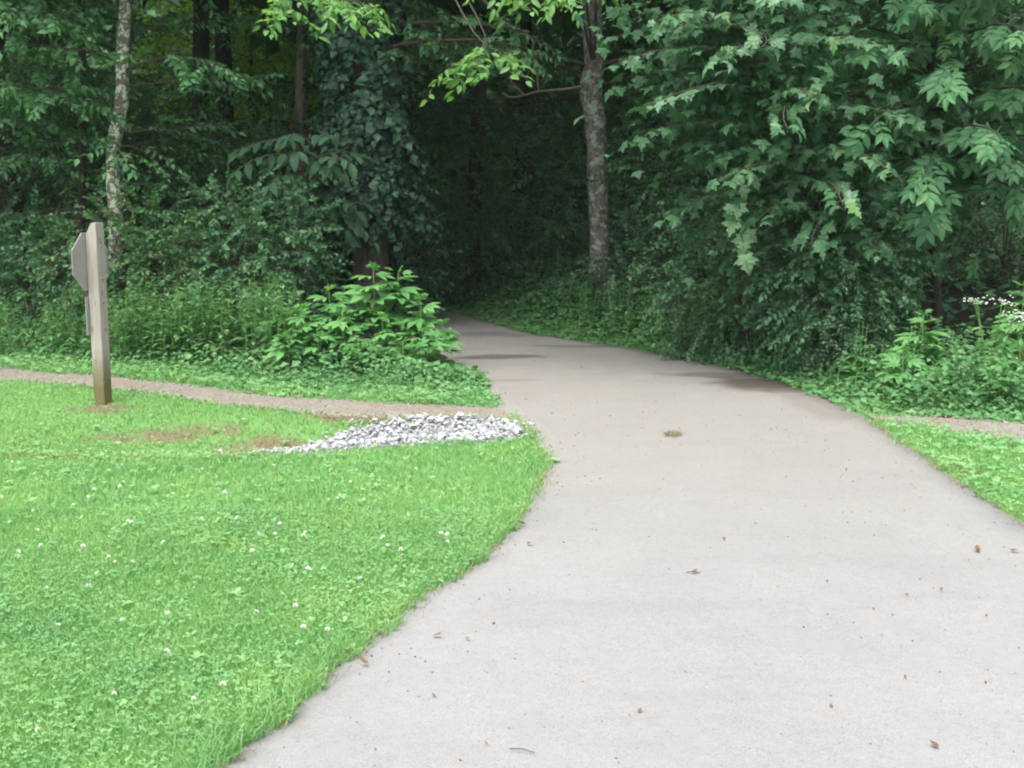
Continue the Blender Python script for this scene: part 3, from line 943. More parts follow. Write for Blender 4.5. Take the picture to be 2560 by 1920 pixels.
def leafy_limb(line, r0, wood, leaves, kind, spacing=0.22, side_len=0.55, size=0.42, start=0.22, updown=0.15, tipr=0.12):
    """Limb with alternating side twigs, each carrying leafy sprays."""
    n_ = len(line)
    rad = r0 * np.linspace(1, tipr, n_)
    wood.add(*tube(line, rad, 6), 0)
    seg = np.linalg.norm(np.diff(line, axis=0), axis=1); cum = np.concatenate([[0], np.cumsum(seg)]); L_ = cum[-1]
    P, D = [], []
    t = start * L_; side = 1
    while t <= L_:
        i = min(np.searchsorted(cum, t, 'right') - 1, n_ - 2); f = (t - cum[i]) / seg[i]
        p0 = line[i] * (1 - f) + line[i + 1] * f
        tan = unit(line[i + 1] - line[i]); sv = unit(np.cross(tan, [0, 0, 1.0]))
        a = rng.uniform(0.7, 1.15)
        d = unit(tan * math.cos(a) + sv * side * math.sin(a) + np.array([0, 0, rng.normal(updown * 0.3, updown)]))
        ll = side_len * rng.uniform(0.6, 1.2) * (1.1 - 0.55 * t / L_)
        tip = p0 + d * ll + np.array([0, 0, -0.10 * ll])
        wood.add(*tube([p0, p0 + d * ll * 0.5 + np.array([0, 0, 0.02]), tip], [r0 * 0.28, r0 * 0.18, 0.003], 4), 0)
        for g in np.arange(0.25, 1.01, 0.3):
            sgn = rng.choice([-1, 1]); s2 = unit(np.cross(d, [0, 0, 1.0]))
            P.append(p0 + (tip - p0) * g)
            D.append(unit(d * rng.uniform(0.6, 1.2) + s2 * sgn * rng.uniform(0.2, 0.9) + np.array([0, 0, rng.normal(-0.12, 0.2)])))
        side = -side; t += spacing * rng.uniform(0.7, 1.3)
    P.append(line[-1]); D.append(unit(line[-1] - line[-2]))
    add_sprays(leaves, kind, P, D, size * rng.uniform(0.75, 1.2, len(P)))


def cloud_points(c, r, k, shell=0.45, flat_bottom=0.0):
    d = unit(rng.normal(0, 1, (k, 3)))
    rad = 1 - shell * rng.random(k) ** 1.6
    P = d * rad[:, None]
    if flat_bottom:
        P[:, 2] = np.where(P[:, 2] < -flat_bottom, -flat_bottom * rng.random(k), P[:, 2])
    return np.asarray(c) + P * np.asarray(r), d


def lumpy(P, c, r, amp=0.22, f=2.2, ph_=0.0):
    """Push a cloud in and out so that its outline is uneven."""
    q = (P - c) / r
    k = 1 + amp * np.sin(f * q[:, 0] * 2.1 + ph_) * np.sin(f * q[:, 2] * 1.9 + 1.3 + ph_) + amp * 0.6 * np.sin(f * 4.3 * q[:, 1] + ph_ * 2) * np.sin(f * 3.9 * q[:, 2] + ph_)
    return c + (P - c) * k[:, None]


def high_crown(leaves, c, r, k, size=0.9, kind='coarse'):
    P, d = cloud_points(c, r, k, 0.8)
    add_sprays(leaves, kind, P, d * np.array([1, 1, 0.4]) + np.array([0, 0, -0.1]), size * rng.uniform(0.8, 1.2, k), wood=False)


def trunk_part(t, base, pts, rad, m_, ns=10, name='trunk', k=26, rough=0.05):
    line = smooth_line(pts, k); rr = np.interp(np.linspace(0, 1, k), np.linspace(0, 1, len(rad)), rad)
    V, T = tube(line, rr, ns)
    c = np.repeat(line, ns, axis=0)
    V[:-1] = c + (V[:-1] - c) * (1 + rng.normal(0, rough, (len(c), 1)))
    s_ = Soup(); s_.add(V, T)
    s_.build(name, [m_], t, smooth=True, origin=base)
    return line, rr


def finish(t, base, wood, leaves, leaf_m, wood_m=None, crown='crown', smooth=False):
    if wood is not None and wood.n:
        wood.build('branchwork', [wood_m or M['twig']], t, smooth=True, origin=base)
    if leaves is not None and leaves.n:
        leaves.build(crown, [leaf_m, M['twig']], t, smooth, origin=base)


# ------------------------------------------------------------------ trees of the wood edge
def tree(name, label, base, pts, rad, bark, limbs, kind, leaf_m, crown_c=None, crown_r=None, crown_n=0, size=0.42, spacing=0.17, side_len=0.55):
    """limbs: (height along trunk 0..1, azimuth, elevation, length, droop)."""
    t = thing(name, base, label, 'tree')
    line, rr = trunk_part(t, base, pts, rad, M[bark])
    leaves = Soup()
    for (f, az, el, ln, dr) in limbs:
        i = int(f * (len(line) - 1)); w = Soup()
        leafy_limb(limb_line(line[i], az, el, ln, dr), max(0.007, rr[i] * 0.20), w, leaves, kind, spacing=spacing, side_len=side_len, size=size)
        w.build('limb', [M['twig']], t, smooth=True, origin=base)
    if crown_n:
        high_crown(leaves, np.array(crown_c), np.array(crown_r), crown_n)
    if leaves.n:
        leaves.build('crown', [leaf_m, M['twig']], t, origin=base)
    return t, line, rr


def up_from(pts_uv, Y, top):
    """Trunk line through photographed points at one distance, carried on to a height above the frame."""
    P = [px(u, v, Y) for u, v in pts_uv]
    e = P[-1] + (P[-1] - P[-2]) * 0.3; e[2] = top
    return P + [e]


# pale lichen tree on the left
b = on_ground(288, 12.5)
tree('lichen_tree', 'crooked slender tree with pale lichen-blotched bark behind the wooden signpost', b,
     [b, px(288, 700, 12.5), px(290, 560, 12.5), px(283, 450, 12.5), px(285, 360, 12.5), px(303, 260, 12.5), px(306, 150, 12.5), px(314, 0, 12.5), px(325, -250, 12.5), px(330, -700, 12.5)],
     [0.085, 0.075, 0.07, 0.068, 0.066, 0.064, 0.060, 0.058, 0.05, 0.03], 'bark_pale',
     [(0.50, 70, 5, 0.9, 25), (0.56, -70, 8, 1.1, 20), (0.62, 60, 10, 1.3, 25), (0.70, -110, 10, 1.3, 25), (0.66, 120, 12, 1.2, 30), (0.74, 40, 20, 1.4, 30),
      (0.78, -60, 20, 1.6, 30), (0.8, 150, 15, 1.5, 35), (0.44, 130, 0, 0.55, 25)], 'elm', M['elm'], px(320, -700, 12.5) + np.array([0, 0.6, 0.6]), (2.2, 2.0, 1.5), 330)

# slender dark sapling at far left
b = on_ground(205, 13.4)
tree('dark_sapling', 'thin dark sapling with tiers of drooping leaves left of the lichen tree', b,
     [b, px(203, 600, 13.4), px(206, 300, 13.4), px(203, 0, 13.4), px(200, -350, 13.4)], [0.05, 0.045, 0.04, 0.035, 0.02], 'bark_dark',
     [(0.34, -80, 0, 0.9, 20), (0.42, 100, 0, 0.9, 25), (0.46, 200, 5, 1.0, 25), (0.52, -60, 8, 1.2, 25), (0.58, 170, 5, 1.3, 28), (0.62, 240, 8, 1.4, 28), (0.66, 90, 8, 1.1, 28),
      (0.72, 190, 8, 1.5, 30), (0.76, 270, 10, 1.5, 30), (0.8, 130, 10, 1.4, 30), (0.86, 220, 10, 1.5, 30), (0.9, 20, 10, 1.3, 30)],
     'elm', M['elm'], px(190, -500, 13.4) + np.array([0, 0.5, 0.5]), (2.0, 2.0, 1.3), 260)

# off to the left, crown reaching into the frame
b = on_ground(-260, 12.6)
tree('leaning_elm', 'leafy tree reaching drooping sprays into the upper left corner', b,
     [b, px(-200, 500, 12.6), px(-120, 200, 12.6), px(-60, -100, 12.6), px(0, -500, 12.6)], [0.09, 0.08, 0.07, 0.06, 0.03], 'bark_dark',
     [(0.40, 90, 5, 1.3, 25), (0.48, 110, 5, 1.5, 25), (0.55, 75, 8, 1.6, 25), (0.62, 130, 10, 1.6, 30), (0.66, 60, 10, 1.9, 25), (0.72, 100, 10, 2.0, 30), (0.78, 140, 10, 1.7, 30), (0.82, 80, 12, 2.0, 30)],
     'elm', M['elm'], px(0, -600, 12.6) + np.array([0, 0.8, 0.6]), (2.4, 2.2, 1.4), 300)

# slender brown trunk
b = on_ground(752, 14.0)
tree('brown_trunk_tree', 'slim straight tree with smooth brown trunk rising above the dark broad-leaved sapling', b,
     [b, px(748, 600, 14), px(750, 320, 14), px(755, 100, 14), px(757, -100, 14), px(760, -600, 14)], [0.075, 0.065, 0.06, 0.055, 0.052, 0.03], 'bark_brown',
     [(0.74, 100, 10, 1.2, 25), (0.72, 20, 8, 1.2, 22), (0.78, -110, 12, 1.6, 28), (0.78, 250, 12, 1.7, 30), (0.82, 190, 10, 1.5, 30)],
     'elm', M['elm'], px(750, -600, 14) + np.array([0, 0.8, 0.7]), (2.4, 2.2, 1.5), 330)

# big vine-covered tree with limbs that overhang the path
b = on_ground(925, 13.5)
t3, line3, rr3 = tree('vine_covered_tree', 'stout vine-draped tree at the left of the dark path opening, reddish bark at its foot', b,
                      [b, px(928, 620, 13.5), px(915, 350, 13.5), px(890, 80, 13.5), px(880, -200, 13.5), px(880, -900, 13.5)], [0.22, 0.185, 0.165, 0.15, 0.14, 0.08], 'bark_red',
                      [(0.58, 110, 8, 1.8, 25), (0.6, 30, 10, 2.0, 20), (0.62, 90, 12, 1.8, 30)], 'elm', M['elm'], px(900, -900, 13.5) + np.array([0.3, 0.5, 0.8]), (3.0, 2.4, 1.8), 520)
vine = Soup()
k = 1000
f = rng.random(k) ** 0.9; zi = f * 0.80 + 0.10
P0 = np.stack([np.interp(zi, np.linspace(0, 1, len(line3)), line3[:, j]) for j in range(3)], 1)
r0 = np.interp(zi, np.linspace(0, 1, len(rr3)), rr3)
a = rng.uniform(0, 6.28, k); outd = np.stack([np.cos(a), np.sin(a), np.zeros(k)], 1)
bulge = 0.04 + 0.30 * (0.5 + 0.5 * np.sin(7 * zi + 2 * a)) * rng.random(k)
keepv = ~((zi < 0.26) & (outd[:, 1] < 0.1))
P0 = P0 + outd * (r0 + bulge)[:, None]
add_sprays(vine, 'ivy', P0[keepv], (outd + np.array([0, 0, -0.75]) + rng.normal(0, 0.35, (k, 3)))[keepv], 0.34 * rng.uniform(0.7, 1.3, keepv.sum()), up=(outd * 1.0 + np.array([0, 0, 0.7]))[keepv])
vo_ = vine.build('vine', [M['ivy'], M['twig']], t3, origin=b); vo_['label'] = 'dark glossy climbing vine round the trunk'
# overhanging boughs in front, open-sky light put into their leaf colour
for tip_uv, Y, st, s0, sl in (((915, 10), 9.9, (735, -45, 10.6), 0.80, 0.22), ((705, 25), 10.2, (770, -60, 10.8), 0.86, 0.15), ((1125, 168), 10.4, (1215, 95, 10.7), 0.90, 0.10), ((1270, 135), 10.4, (1190, 88, 10.8), 0.92, 0.10)):
    a0 = px(st[0], st[1], st[2]); a1 = px(tip_uv[0], tip_uv[1], Y)
    src = line3[int(0.62 * (len(line3) - 1))]
    w = Soup(); lf = Soup()
    ln_ = smooth_line([src, src * 0.45 + a0 * 0.55 + np.array([0, 0, 0.75]), a0, a1], 18)
    leafy_limb(ln_, 0.014, w, lf, 'bright', spacing=0.15, side_len=sl, size=0.27, start=s0, updown=0.05)
    w.build('limb', [M['twig']], t3, smooth=True, origin=b)
    o = lf.build('bough_leaves', [M['bright'], M['twig']], t3, origin=b); o['label'] = 'bright yellow-green drooping spray over the path'

# right lichen-patched trunk with a dead branch
b = on_ground(1500, 14.5)
t4, line4, rr4 = tree('patchy_bark_tree', 'upright grey tree with patches of lichen standing right of the path opening', b,
                      [b, px(1500, 690, 14.5), px(1498, 560, 14.5), px(1493, 400, 14.5), px(1488, 300, 14.5), px(1477, 225, 14.5), px(1487, 150, 14.5), px(1482, 60, 14.5), px(1485, -200, 14.5), px(1490, -900, 14.5)],
                      [0.135, 0.12, 0.115, 0.115, 0.118, 0.13, 0.115, 0.108, 0.10, 0.06], 'bark_patch',
                      [(0.58, 60, 15, 1.8, 25), (0.62, -40, 15, 2.0, 20), (0.66, 110, 15, 2.0, 30), (0.64, -100, 12, 1.6, 25)], 'elm', M['elm'],
                      px(1500, -900, 14.5) + np.array([0.3, 0.5, 0.8]), (3.0, 2.6, 1.8), 520)
w = Soup()
dl = smooth_line([px(1470, 212, 14.5), px(1420, 222, 14.4), px(1350, 228, 14.3), px(1310, 238, 14.2), px(1275, 243, 14.2), px(1255, 232, 14.2)], 16)
w.add(*tube(dl, np.linspace(0.017, 0.006, 16), 6))
dl = smooth_line([px(1347, 226, 14.3), px(1340, 175, 14.2), px(1331, 130, 14.1), px(1330, 98, 14.0), px(1290, 72, 13.9), px(1255, 50, 13.8), px(1215, 5, 13.7), px(1170, -40, 13.6)], 20)
w.add(*tube(dl, np.linspace(0.011, 0.015, 20), 6))
for q in ([(1310, 236), (1290, 218), (1268, 192)], [(1300, 222), (1275, 216)], [(1330, 100), (1345, 92), (1348, 75), (1330, 50)], [(1265, 55), (1250, 75), (1248, 90)]):
    w.add(*tube([px(u, v, 14.2) for u, v in q], np.linspace(0.010, 0.004, len(q)), 5))
o = w.build('dead_branch', [M['deadwood']], t4, smooth=True, origin=b); o['label'] = 'bare crooked dead branch reaching left'
w = Soup(); lf = Soup()
src = line4[int(0.66 * (len(line4) - 1))]
for (u, v, Y) in ((1330, -35, 10.3), (1440, -10, 10.2), (1245, -45, 10.6)):
    ln_ = smooth_line([src, (src * 0.5 + px(u + 60, -200, 11.8) * 0.5) + np.array([0, 0, 0.5]), px(u + 40, -130, 11.3), px(u, v, Y)], 16)
    leafy_limb(ln_, 0.016, w, lf, 'bright', spacing=0.16, side_len=0.18, size=0.27, start=0.84, updown=0.05)
w.build('limb', [M['twig']], t4, smooth=True, origin=b)
o = lf.build('bough_leaves', [M['bright'], M['twig']], t4, origin=b); o['label'] = 'bright yellow-green drooping spray at the top of the picture'

# dim trunks deeper in the wood
for (u, Y, r, lean, lab) in ((515, 17.0, 0.11, 3, 'dark trunk against bright foliage, left of two behind the slim brown tree'),
                             (592, 17.6, 0.12, -3, 'dark trunk against bright foliage, right of two behind the slim brown tree'),
                             (830, 16.5, 0.14, 6, 'dark trunk tucked close behind the vine-draped tree'),
                             (1052, 18.5, 0.11, -10, 'black leaning trunk just right of the vine-draped tree, inside the opening'),
                             (1185, 17.6, 0.10, 3, 'dim brown trunk in the middle of the dark opening'),
                             (1290, 19.5, 0.12, 8, 'faint trunk at the right of the dark opening, behind the dead branch'),
                             (1640, 20.0, 0.15, 0, 'dark trunk hidden in leaves right of the lichen-patched tree'),
                             (60, 18.0, 0.14, -6, 'dark trunk in deep shade at the far left of the wood')):
    b = on_ground(u, Y)
    top = b + np.array([lean * 0.06, 0.2, 9.0])
    mid = b + np.array([lean * 0.03 + 0.05, 0.0, 4.0])
    tree('forest_tree', lab, b, [b, b + np.array([lean * 0.01, 0, 1.5]), mid, top], [r * 1.25, r, r * 0.9, r * 0.5], 'bark_dark',
         [] if u in (515, 592) else [(0.42, 150, 15, 1.8, 30), (0.46, 210, 12, 1.8, 30), (0.5, 90, 15, 1.8, 30), (0.55, -90, 15, 2.0, 30)], 'elm', M['canopy'], top + np.array([0, 0, -0.4 if u in (515, 592) else -2.4]), (3.0, 2.8, 2.2), 50 if u in (515, 592) else (110 if u == 830 else 300))

# ------------------------------------------------------------------ sapling with large dark leaves (left of the vine tree)
leaf_big = []
for k in range(4):
    s = Soup(); V, T = leaf_shape(0.48, 0.28 + 0.05 * k, 0.22, 'hi'); s.add(V, T); leaf_big.append(s.mesh('leaf', [M['pawpaw']]))


def set_local(o, Mx, t):
    m4 = Matrix.Identity(4)
    for i in range(3):
        for j in range(3): m4[i][j] = float(Mx[i][j])
        m4[i][3] = float(t[i])
    o.matrix_basis = m4


def leaf_parts(t, base, meshes, P, D, size, up=None):
    P = np.asarray(P, float); D = np.asarray(D, float); k_ = len(P)
    U = np.stack([rng.normal(0, 0.35, k_), rng.normal(-0.2, 0.35, k_), np.ones(k_)], 1) if up is None else np.asarray(up, float)
    F_ = frames(D, U); sz_ = np.broadcast_to(size, (k_,))
    for i in range(k_):
        o = link('leaf', meshes[int(rng.integers(0, len(meshes)))], t)
        set_local(o, F_[i] * sz_[i], P[i] - base)


def broad_sapling(name, label, base, stem, rad, limbs, meshes, size, per=9, bark='twig', droop=-0.35, maxleaf=300):
    t = thing(name, base, label, 'sapling')
    line, rr = trunk_part(t, base, stem, rad, M[bark], ns=7, name='stem')
    P, D = [], []
    for (f, az, el, ln, dr) in limbs:
        i = int(f * (len(line) - 1)); w = Soup()
        L_ = limb_line(line[i], az, el, ln, dr, 9, 0.05)
        w.add(*tube(L_, np.linspace(max(rr[i] * 0.5, 0.007), 0.003, 9), 5))
        w.build('limb', [M[bark]], t, smooth=True, origin=base)
        for j, tt in enumerate(np.linspace(0.3, 1, per)):
            q = tt * 8; a = min(int(q), 7); p0 = L_[a] + (L_[a + 1] - L_[a]) * (q - a)
            tan = unit(L_[a + 1] - L_[a]); sv = unit(np.cross(tan, [0, 0, 1.0])); sg = 1 if j % 2 else -1
            if j == per - 1: sg = 0
            P.append(p0); D.append(tan * rng.uniform(0.4, 0.9) + sv * sg * rng.uniform(0.6, 1.1) + np.array([0, 0, droop + rng.normal(0, 0.2)]))
    P, D = np.array(P)[:maxleaf], np.array(D)[:maxleaf]
    leaf_parts(t, base, meshes, P, D, size * rng.uniform(0.7, 1.2, len(P)))
    return t


b = on_ground(770, 12.4)
broad_sapling('broad_leaved_sapling', 'sapling with large drooping dark blue-green leaves in front of the slim brown trunk', b,
              [b, px(765, 650, 12.4), px(768, 450, 12.4), px(775, 335, 12.4)], [0.022, 0.018, 0.014, 0.008],
              [(float(rng.uniform(0.5, 1.0)), float(rng.uniform(60, 300)), float(rng.normal(4, 12)), float(rng.uniform(0.35, 0.95)), float(rng.uniform(15, 50))) for _ in range(22)] + [(0.99, a, 15, 0.5, 45) for a in (200, 140, 310)] +
              [(0.66, a, -5, 0.6, 40) for a in (120, 180, 240)] + [(0.55, a, -5, 0.5, 40) for a in (100, 160, 220)] , leaf_big, 0.155, per=10)

# ------------------------------------------------------------------ right: maple and hickory over the path edge
maple_me, maple_pale = [], []
for k in range(3):
    V, T = maple_shape(); V = V.copy(); V[:, 2] *= (0.9 + 0.9 * k); V[:, 0] *= rng.uniform(0.85, 1.1); V[:, 2] += 0.22 * V[:, 0] * V[:, 1] * (k - 1)
    s = Soup(); s.add(V, T); maple_me.append(s.mesh('leaf', [M['maple']]))
    s = Soup(); s.add(V, T); maple_pale.append(s.mesh('leaf', [M['maple_pale']]))
hick_me = []
for k in range(5):
    V, T = hickory_shape(); s = Soup(); s.add(V, T); hick_me.append(s.mesh('leaf', [M['hickory']]))

b = on_ground(2130, 10.6)
mt = thing('maple_tree', b, 'young maple with pale silvery lobed leaves hanging over the right edge of the path', 'tree')
stem = [b, px(2080, 640, 10.4), px(2020, 420, 10.2), px(1930, 200, 10.0), px(1880, 0, 10.0), px(1850, -300, 10.2)]
lineM, rrM = trunk_part(mt, b, stem, [0.034, 0.03, 0.026, 0.022, 0.018, 0.010], M['bark_dark'], ns=8)
s = Soup()
P, D = [], []
limbsM = [(0.22, 190, 5, 0.6, 40), (0.24, 250, 5, 0.8, 40), (0.27, 160, 5, 0.7, 40), (0.33, 225, 8, 0.9, 45), (0.39, 180, 8, 1.0, 45), (0.47, 245, 10, 0.8, 40), (0.57, 170, 10, 0.8, 40), (0.62, 260, 12, 0.9, 40), (0.70, 190, 12, 0.9, 40), (0.75, 240, 14, 0.9, 40), (0.30, 200, 5, 0.9, 40), (0.36, 260, 5, 1.2, 45), (0.42, 230, 10, 1.1, 40), (0.45, 150, 5, 1.0, 45), (0.50, 265, 12, 1.35, 45), (0.52, 190, 10, 1.1, 45), (0.55, 110, 10, 1.0, 40),
          (0.58, 240, 12, 1.3, 45), (0.60, 285, 15, 1.2, 45), (0.64, 205, 12, 1.1, 45), (0.67, 255, 15, 1.3, 45), (0.68, 130, 12, 1.1, 45), (0.72, 225, 15, 1.2, 40), (0.74, 280, 15, 1.2, 45),
          (0.78, 180, 15, 1.1, 40), (0.80, 250, 15, 1.3, 40), (0.84, 215, 18, 1.2, 40), (0.86, 270, 18, 1.3, 40), (0.88, 120, 15, 1.2, 40), (0.92, 235, 20, 1.2, 40), (0.93, 170, 20, 1.1, 40)]
for (f, az, el, ln, dr) in limbsM:
    i = int(f * (len(lineM) - 1)); w = Soup()
    L_ = limb_line(lineM[i], az, el, ln, dr, 9, 0.05)
    w.add(*tube(L_, np.linspace(max(rrM[i] * 0.5, 0.007), 0.003, 9), 5)); w.build('limb', [M['twig']], mt, smooth=True, origin=b)
    for tt in np.linspace(0.25, 1, 11):
        q = tt * 8; a = min(int(q), 7); p0 = L_[a] + (L_[a + 1] - L_[a]) * (q - a); tan = unit(L_[a + 1] - L_[a]); sv = unit(np.cross(tan, [0, 0, 1.0]))
        for sg in (-1, 1):
            P.append(p0 + sv * sg * 0.05); D.append(tan * rng.uniform(0.2, 0.9) + sv * sg * rng.uniform(0.5, 1.1) + np.array([0, 0, -0.30 + rng.normal(0, 0.22)]))
P, D = np.array(P), np.array(D)
order = rng.permutation(len(P)); P, D = P[order], D[order]
near = np.argsort(P[:, 1] + 0.25 * rng.normal(0, 1, len(P)))
pick = near[:290]; rest = near[290:]
pal = np.zeros(len(pick), bool)
U = np.stack([rng.normal(-0.2, 0.5, len(P)), rng.normal(-0.35, 0.5, len(P)), np.ones(len(P))], 1)
leaf_parts(mt, b, maple_me, P[pick], D[pick], 0.100 * rng.uniform(0.5, 1.35, len(pick)), up=U[pick])
s = Soup(); V, T = maple_shape()
s.add(*inst(V, T, frames(D[rest], U[rest]) * (0.105 * rng.uniform(0.55, 1.25, len(rest)))[:, None, None], P[rest]))
k = 2500
f_ = rng.uniform(0.2, 0.95, k); C0 = np.stack([np.interp(f_, np.linspace(0, 1, len(lineM)), lineM[:, j]) for j in range(3)], 1)
Pm = C0 + rng.normal(0, 1, (k, 3)) * np.array([0.46, 0.28, 0.26]) + np.array([-0.05, 0.12, -0.05]); Dm = rng.normal(0, 0.6, (k, 3)) + np.array([-0.2, -0.6, -0.5])
s.add(*inst(V, T, frames(Dm, np.stack([rng.normal(-0.2, 0.35, k), rng.normal(-0.3, 0.35, k), np.ones(k)], 1)) * (0.098 * rng.uniform(0.5, 1.3, k))[:, None, None], Pm))
high_crown(s, px(1900, -500, 10.8) + np.array([0.2, 0.7, 0.3]), np.array([1.4, 1.2, 1.2]), 160, 0.7)
tag(s.build('crown', [M['maple_crown'], M['twig']], mt, origin=b), kind='stuff')
# a twig turned over by the wind, undersides showing
tw = limb_line(lineM[int(0.42 * 25)], 262, 0, 1.15, 75, 9, 0.03)
tw = smooth_line([px(1985, 470, 10.2), px(1880, 440, 10.0), px(1835, 500, 9.9), px(1850, 580, 9.9), px(1870, 640, 9.9)], 9)
w = Soup(); w.add(*tube(tw, np.linspace(0.010, 0.003, 9), 5)); w.build('limb', [M['twig']], mt, smooth=True, origin=b)
Pp = tw[[2, 3, 3, 4, 4, 5, 5, 6, 6, 7, 7, 8, 8]] + rng.normal(0, 0.03, (13, 3))
Dp = np.stack([rng.normal(0.1, 0.35, 13), rng.normal(-0.2, 0.2, 13), -np.ones(13)], 1)
n0 = len(bpy.data.objects)
leaf_parts(mt, b, maple_pale, Pp, Dp, 0.13 * rng.uniform(0.7, 1.15, 13), up=np.stack([rng.normal(-0.3, 0.3, 13), -np.ones(13), rng.normal(0.2, 0.2, 13)], 1))

b = on_ground(2345, 10.9)
ht = thing('hickory_tree', b, 'dark-stemmed tree at right whose large compound leaves hang in a drooping skirt', 'tree')
stem = [b, px(2335, 640, 10.9), px(2330, 420, 10.9), px(2325, 200, 10.9), px(2345, 0, 10.9), px(2350, -400, 11.0)]
lineH, rrH = trunk_part(ht, b, stem, [0.045, 0.04, 0.036, 0.032, 0.028, 0.018], M['bark_dark'], ns=8)
P, D = [], []
for (f, az, el, ln, dr) in [(0.36, 240, 12, 1.3, 50), (0.36, 195, 12, 1.3, 50), (0.37, 155, 12, 1.3, 50), (0.40, 215, 12, 1.0, 50), (0.40, 230, 15, 1.5, 50), (0.42, 200, 15, 1.5, 50), (0.42, 165, 15, 1.4, 50), (0.44, 250, 15, 1.5, 50), (0.46, 180, 20, 1.6, 50), (0.46, 140, 15, 1.4, 50), (0.48, 215, 20, 1.6, 50),
                            (0.52, 155, 20, 1.5, 50), (0.54, 240, 20, 1.6, 50), (0.56, 190, 20, 1.6, 48), (0.60, 130, 20, 1.4, 48), (0.62, 225, 22, 1.5, 48), (0.66, 170, 22, 1.5, 48), (0.70, 250, 22, 1.4, 45),
                            (0.72, 205, 22, 1.4, 45), (0.76, 150, 22, 1.3, 45), (0.80, 235, 22, 1.3, 45), (0.84, 185, 22, 1.3, 45), (0.5, 100, 15, 1.3, 45), (0.62, 95, 18, 1.3, 45)]:
    i = int(f * (len(lineH) - 1)); w = Soup()
    L_ = limb_line(lineH[i], az, el, ln, dr, 9, 0.05)
    w.add(*tube(L_, np.linspace(max(rrH[i] * 0.5, 0.008), 0.004, 9), 5)); w.build('limb', [M['bark_dark']], ht, smooth=True, origin=b)
    for j, tt in enumerate(np.linspace(0.30, 1, 12)):
        q = tt * 8; a = min(int(q), 7); p0 = L_[a] + (L_[a + 1] - L_[a]) * (q - a); tan = unit(L_[a + 1] - L_[a]); sv = unit(np.cross(tan, [0, 0, 1.0]))
        sg = 1 if j % 2 else -1
        P.append(p0); D.append(tan * rng.uniform(0.4, 0.9) + sv * sg * rng.uniform(0.3, 1.0) + np.array([0, 0, -0.55 + rng.normal(0, 0.25)]))
P, D = np.array(P), np.array(D)
U = np.stack([rng.normal(-0.1, 0.45, len(P)), rng.normal(-0.45, 0.45, len(P)), np.ones(len(P))], 1)
leaf_parts(ht, b, hick_me, P, D, 0.27 * rng.uniform(0.65, 1.2, len(P)), up=U)
s = Soup(); k = 480
f_ = rng.uniform(0.34, 0.9, k); C0 = np.stack([np.interp(f_, np.linspace(0, 1, len(lineH)), lineH[:, j]) for j in range(3)], 1)
Pm = C0 + rng.normal(0, 1, (k, 3)) * np.array([0.62, 0.36, 0.22]) + np.array([0, -0.15, -0.02]); Dm = rng.normal(0, 0.6, (k, 3)) + np.array([-0.1, -0.5, -0.5])
V, T = hickory_shape()
s.add(*inst(V, T, frames(Dm, np.stack([rng.normal(-0.1, 0.4, k), rng.normal(-0.4, 0.4, k), np.ones(k)], 1)) * (0.24 * rng.uniform(0.65, 1.2, k))[:, None, None], Pm))
high_crown(s, px(2350, -500, 11.0) + np.array([0.4, 0.5, 0.3]), np.array([1.6, 1.5, 1.2]), 220, 0.7)
tag(s.build('crown', [M['canopy'], M['twig']], ht, origin=b), kind='stuff')


# ------------------------------------------------------------------ shrubs
def shrub(label, u, Y, w, h, d, k, kind='honey', leaf='shrub', size=0.36, zc=None, lean=(0, 0), name='shrub', stems=7, ph_=None):
    b = on_ground(u, Y)
    t = thing(name, b, label, 'shrub')
    c = b + np.array([lean[0], lean[1], (zc if zc is not None else h * 0.52)])
    r = np.array([w / 2, d / 2, h * 0.5])
    P, dd = cloud_points(c, r, k, 0.6)
    P = lumpy(P, c, r, 0.2, 2.0, rng.uniform(0, 6) if ph_ is None else ph_)
    gz = height(P[:, 0], P[:, 1]); P[:, 2] = np.maximum(P[:, 2], gz + 0.08)
    D = dd * np.array([1, 1, 0.6]) + rng.normal(0, 0.4, (k, 3)) + np.array([0, 0, -0.05])
    lv = Soup(); add_sprays(lv, kind, P, D, size * rng.uniform(0.7, 1.25, k))
    for j in range(stems):
        e = P[rng.integers(0, k)]
        w_ = Soup(); q = b + np.array([rng.normal(0, 0.08), rng.normal(0, 0.06), -0.03])
        w_.add(*tube(smooth_line([q, (q + e) / 2 + rng.normal(0, 0.06, 3) + np.array([0, 0, 0.12 * h]), e], 8), np.linspace(0.014, 0.004, 8), 5))
        w_.build('stem', [M['twig']], t, smooth=True, origin=b)
    lv.build('foliage', [M[leaf], M['twig']], t, origin=b)
    return t


# left edge of the wood, front rank
shrub('rounded honeysuckle tangle with browned leaf tips right behind the signpost', 400, 12.0, 1.7, 1.25, 1.0, 460, 'honey', 'shrub_dry', 0.30)
shrub('dense small-leaved thicket between the signpost and the ragweed clump', 610, 11.9, 1.3, 1.35, 0.9, 440, 'honey', 'mound', 0.30)
shrub('low green thicket at the far left edge behind the gravel trail', 60, 12.6, 1.8, 1.1, 1.0, 360, 'honey', 'mound', 0.32)
shrub('tall narrow climber-covered bush beside the dark gap left of the ragweed', 745, 11.8, 0.55, 1.3, 0.5, 110, 'honey', 'shrub', 0.27)
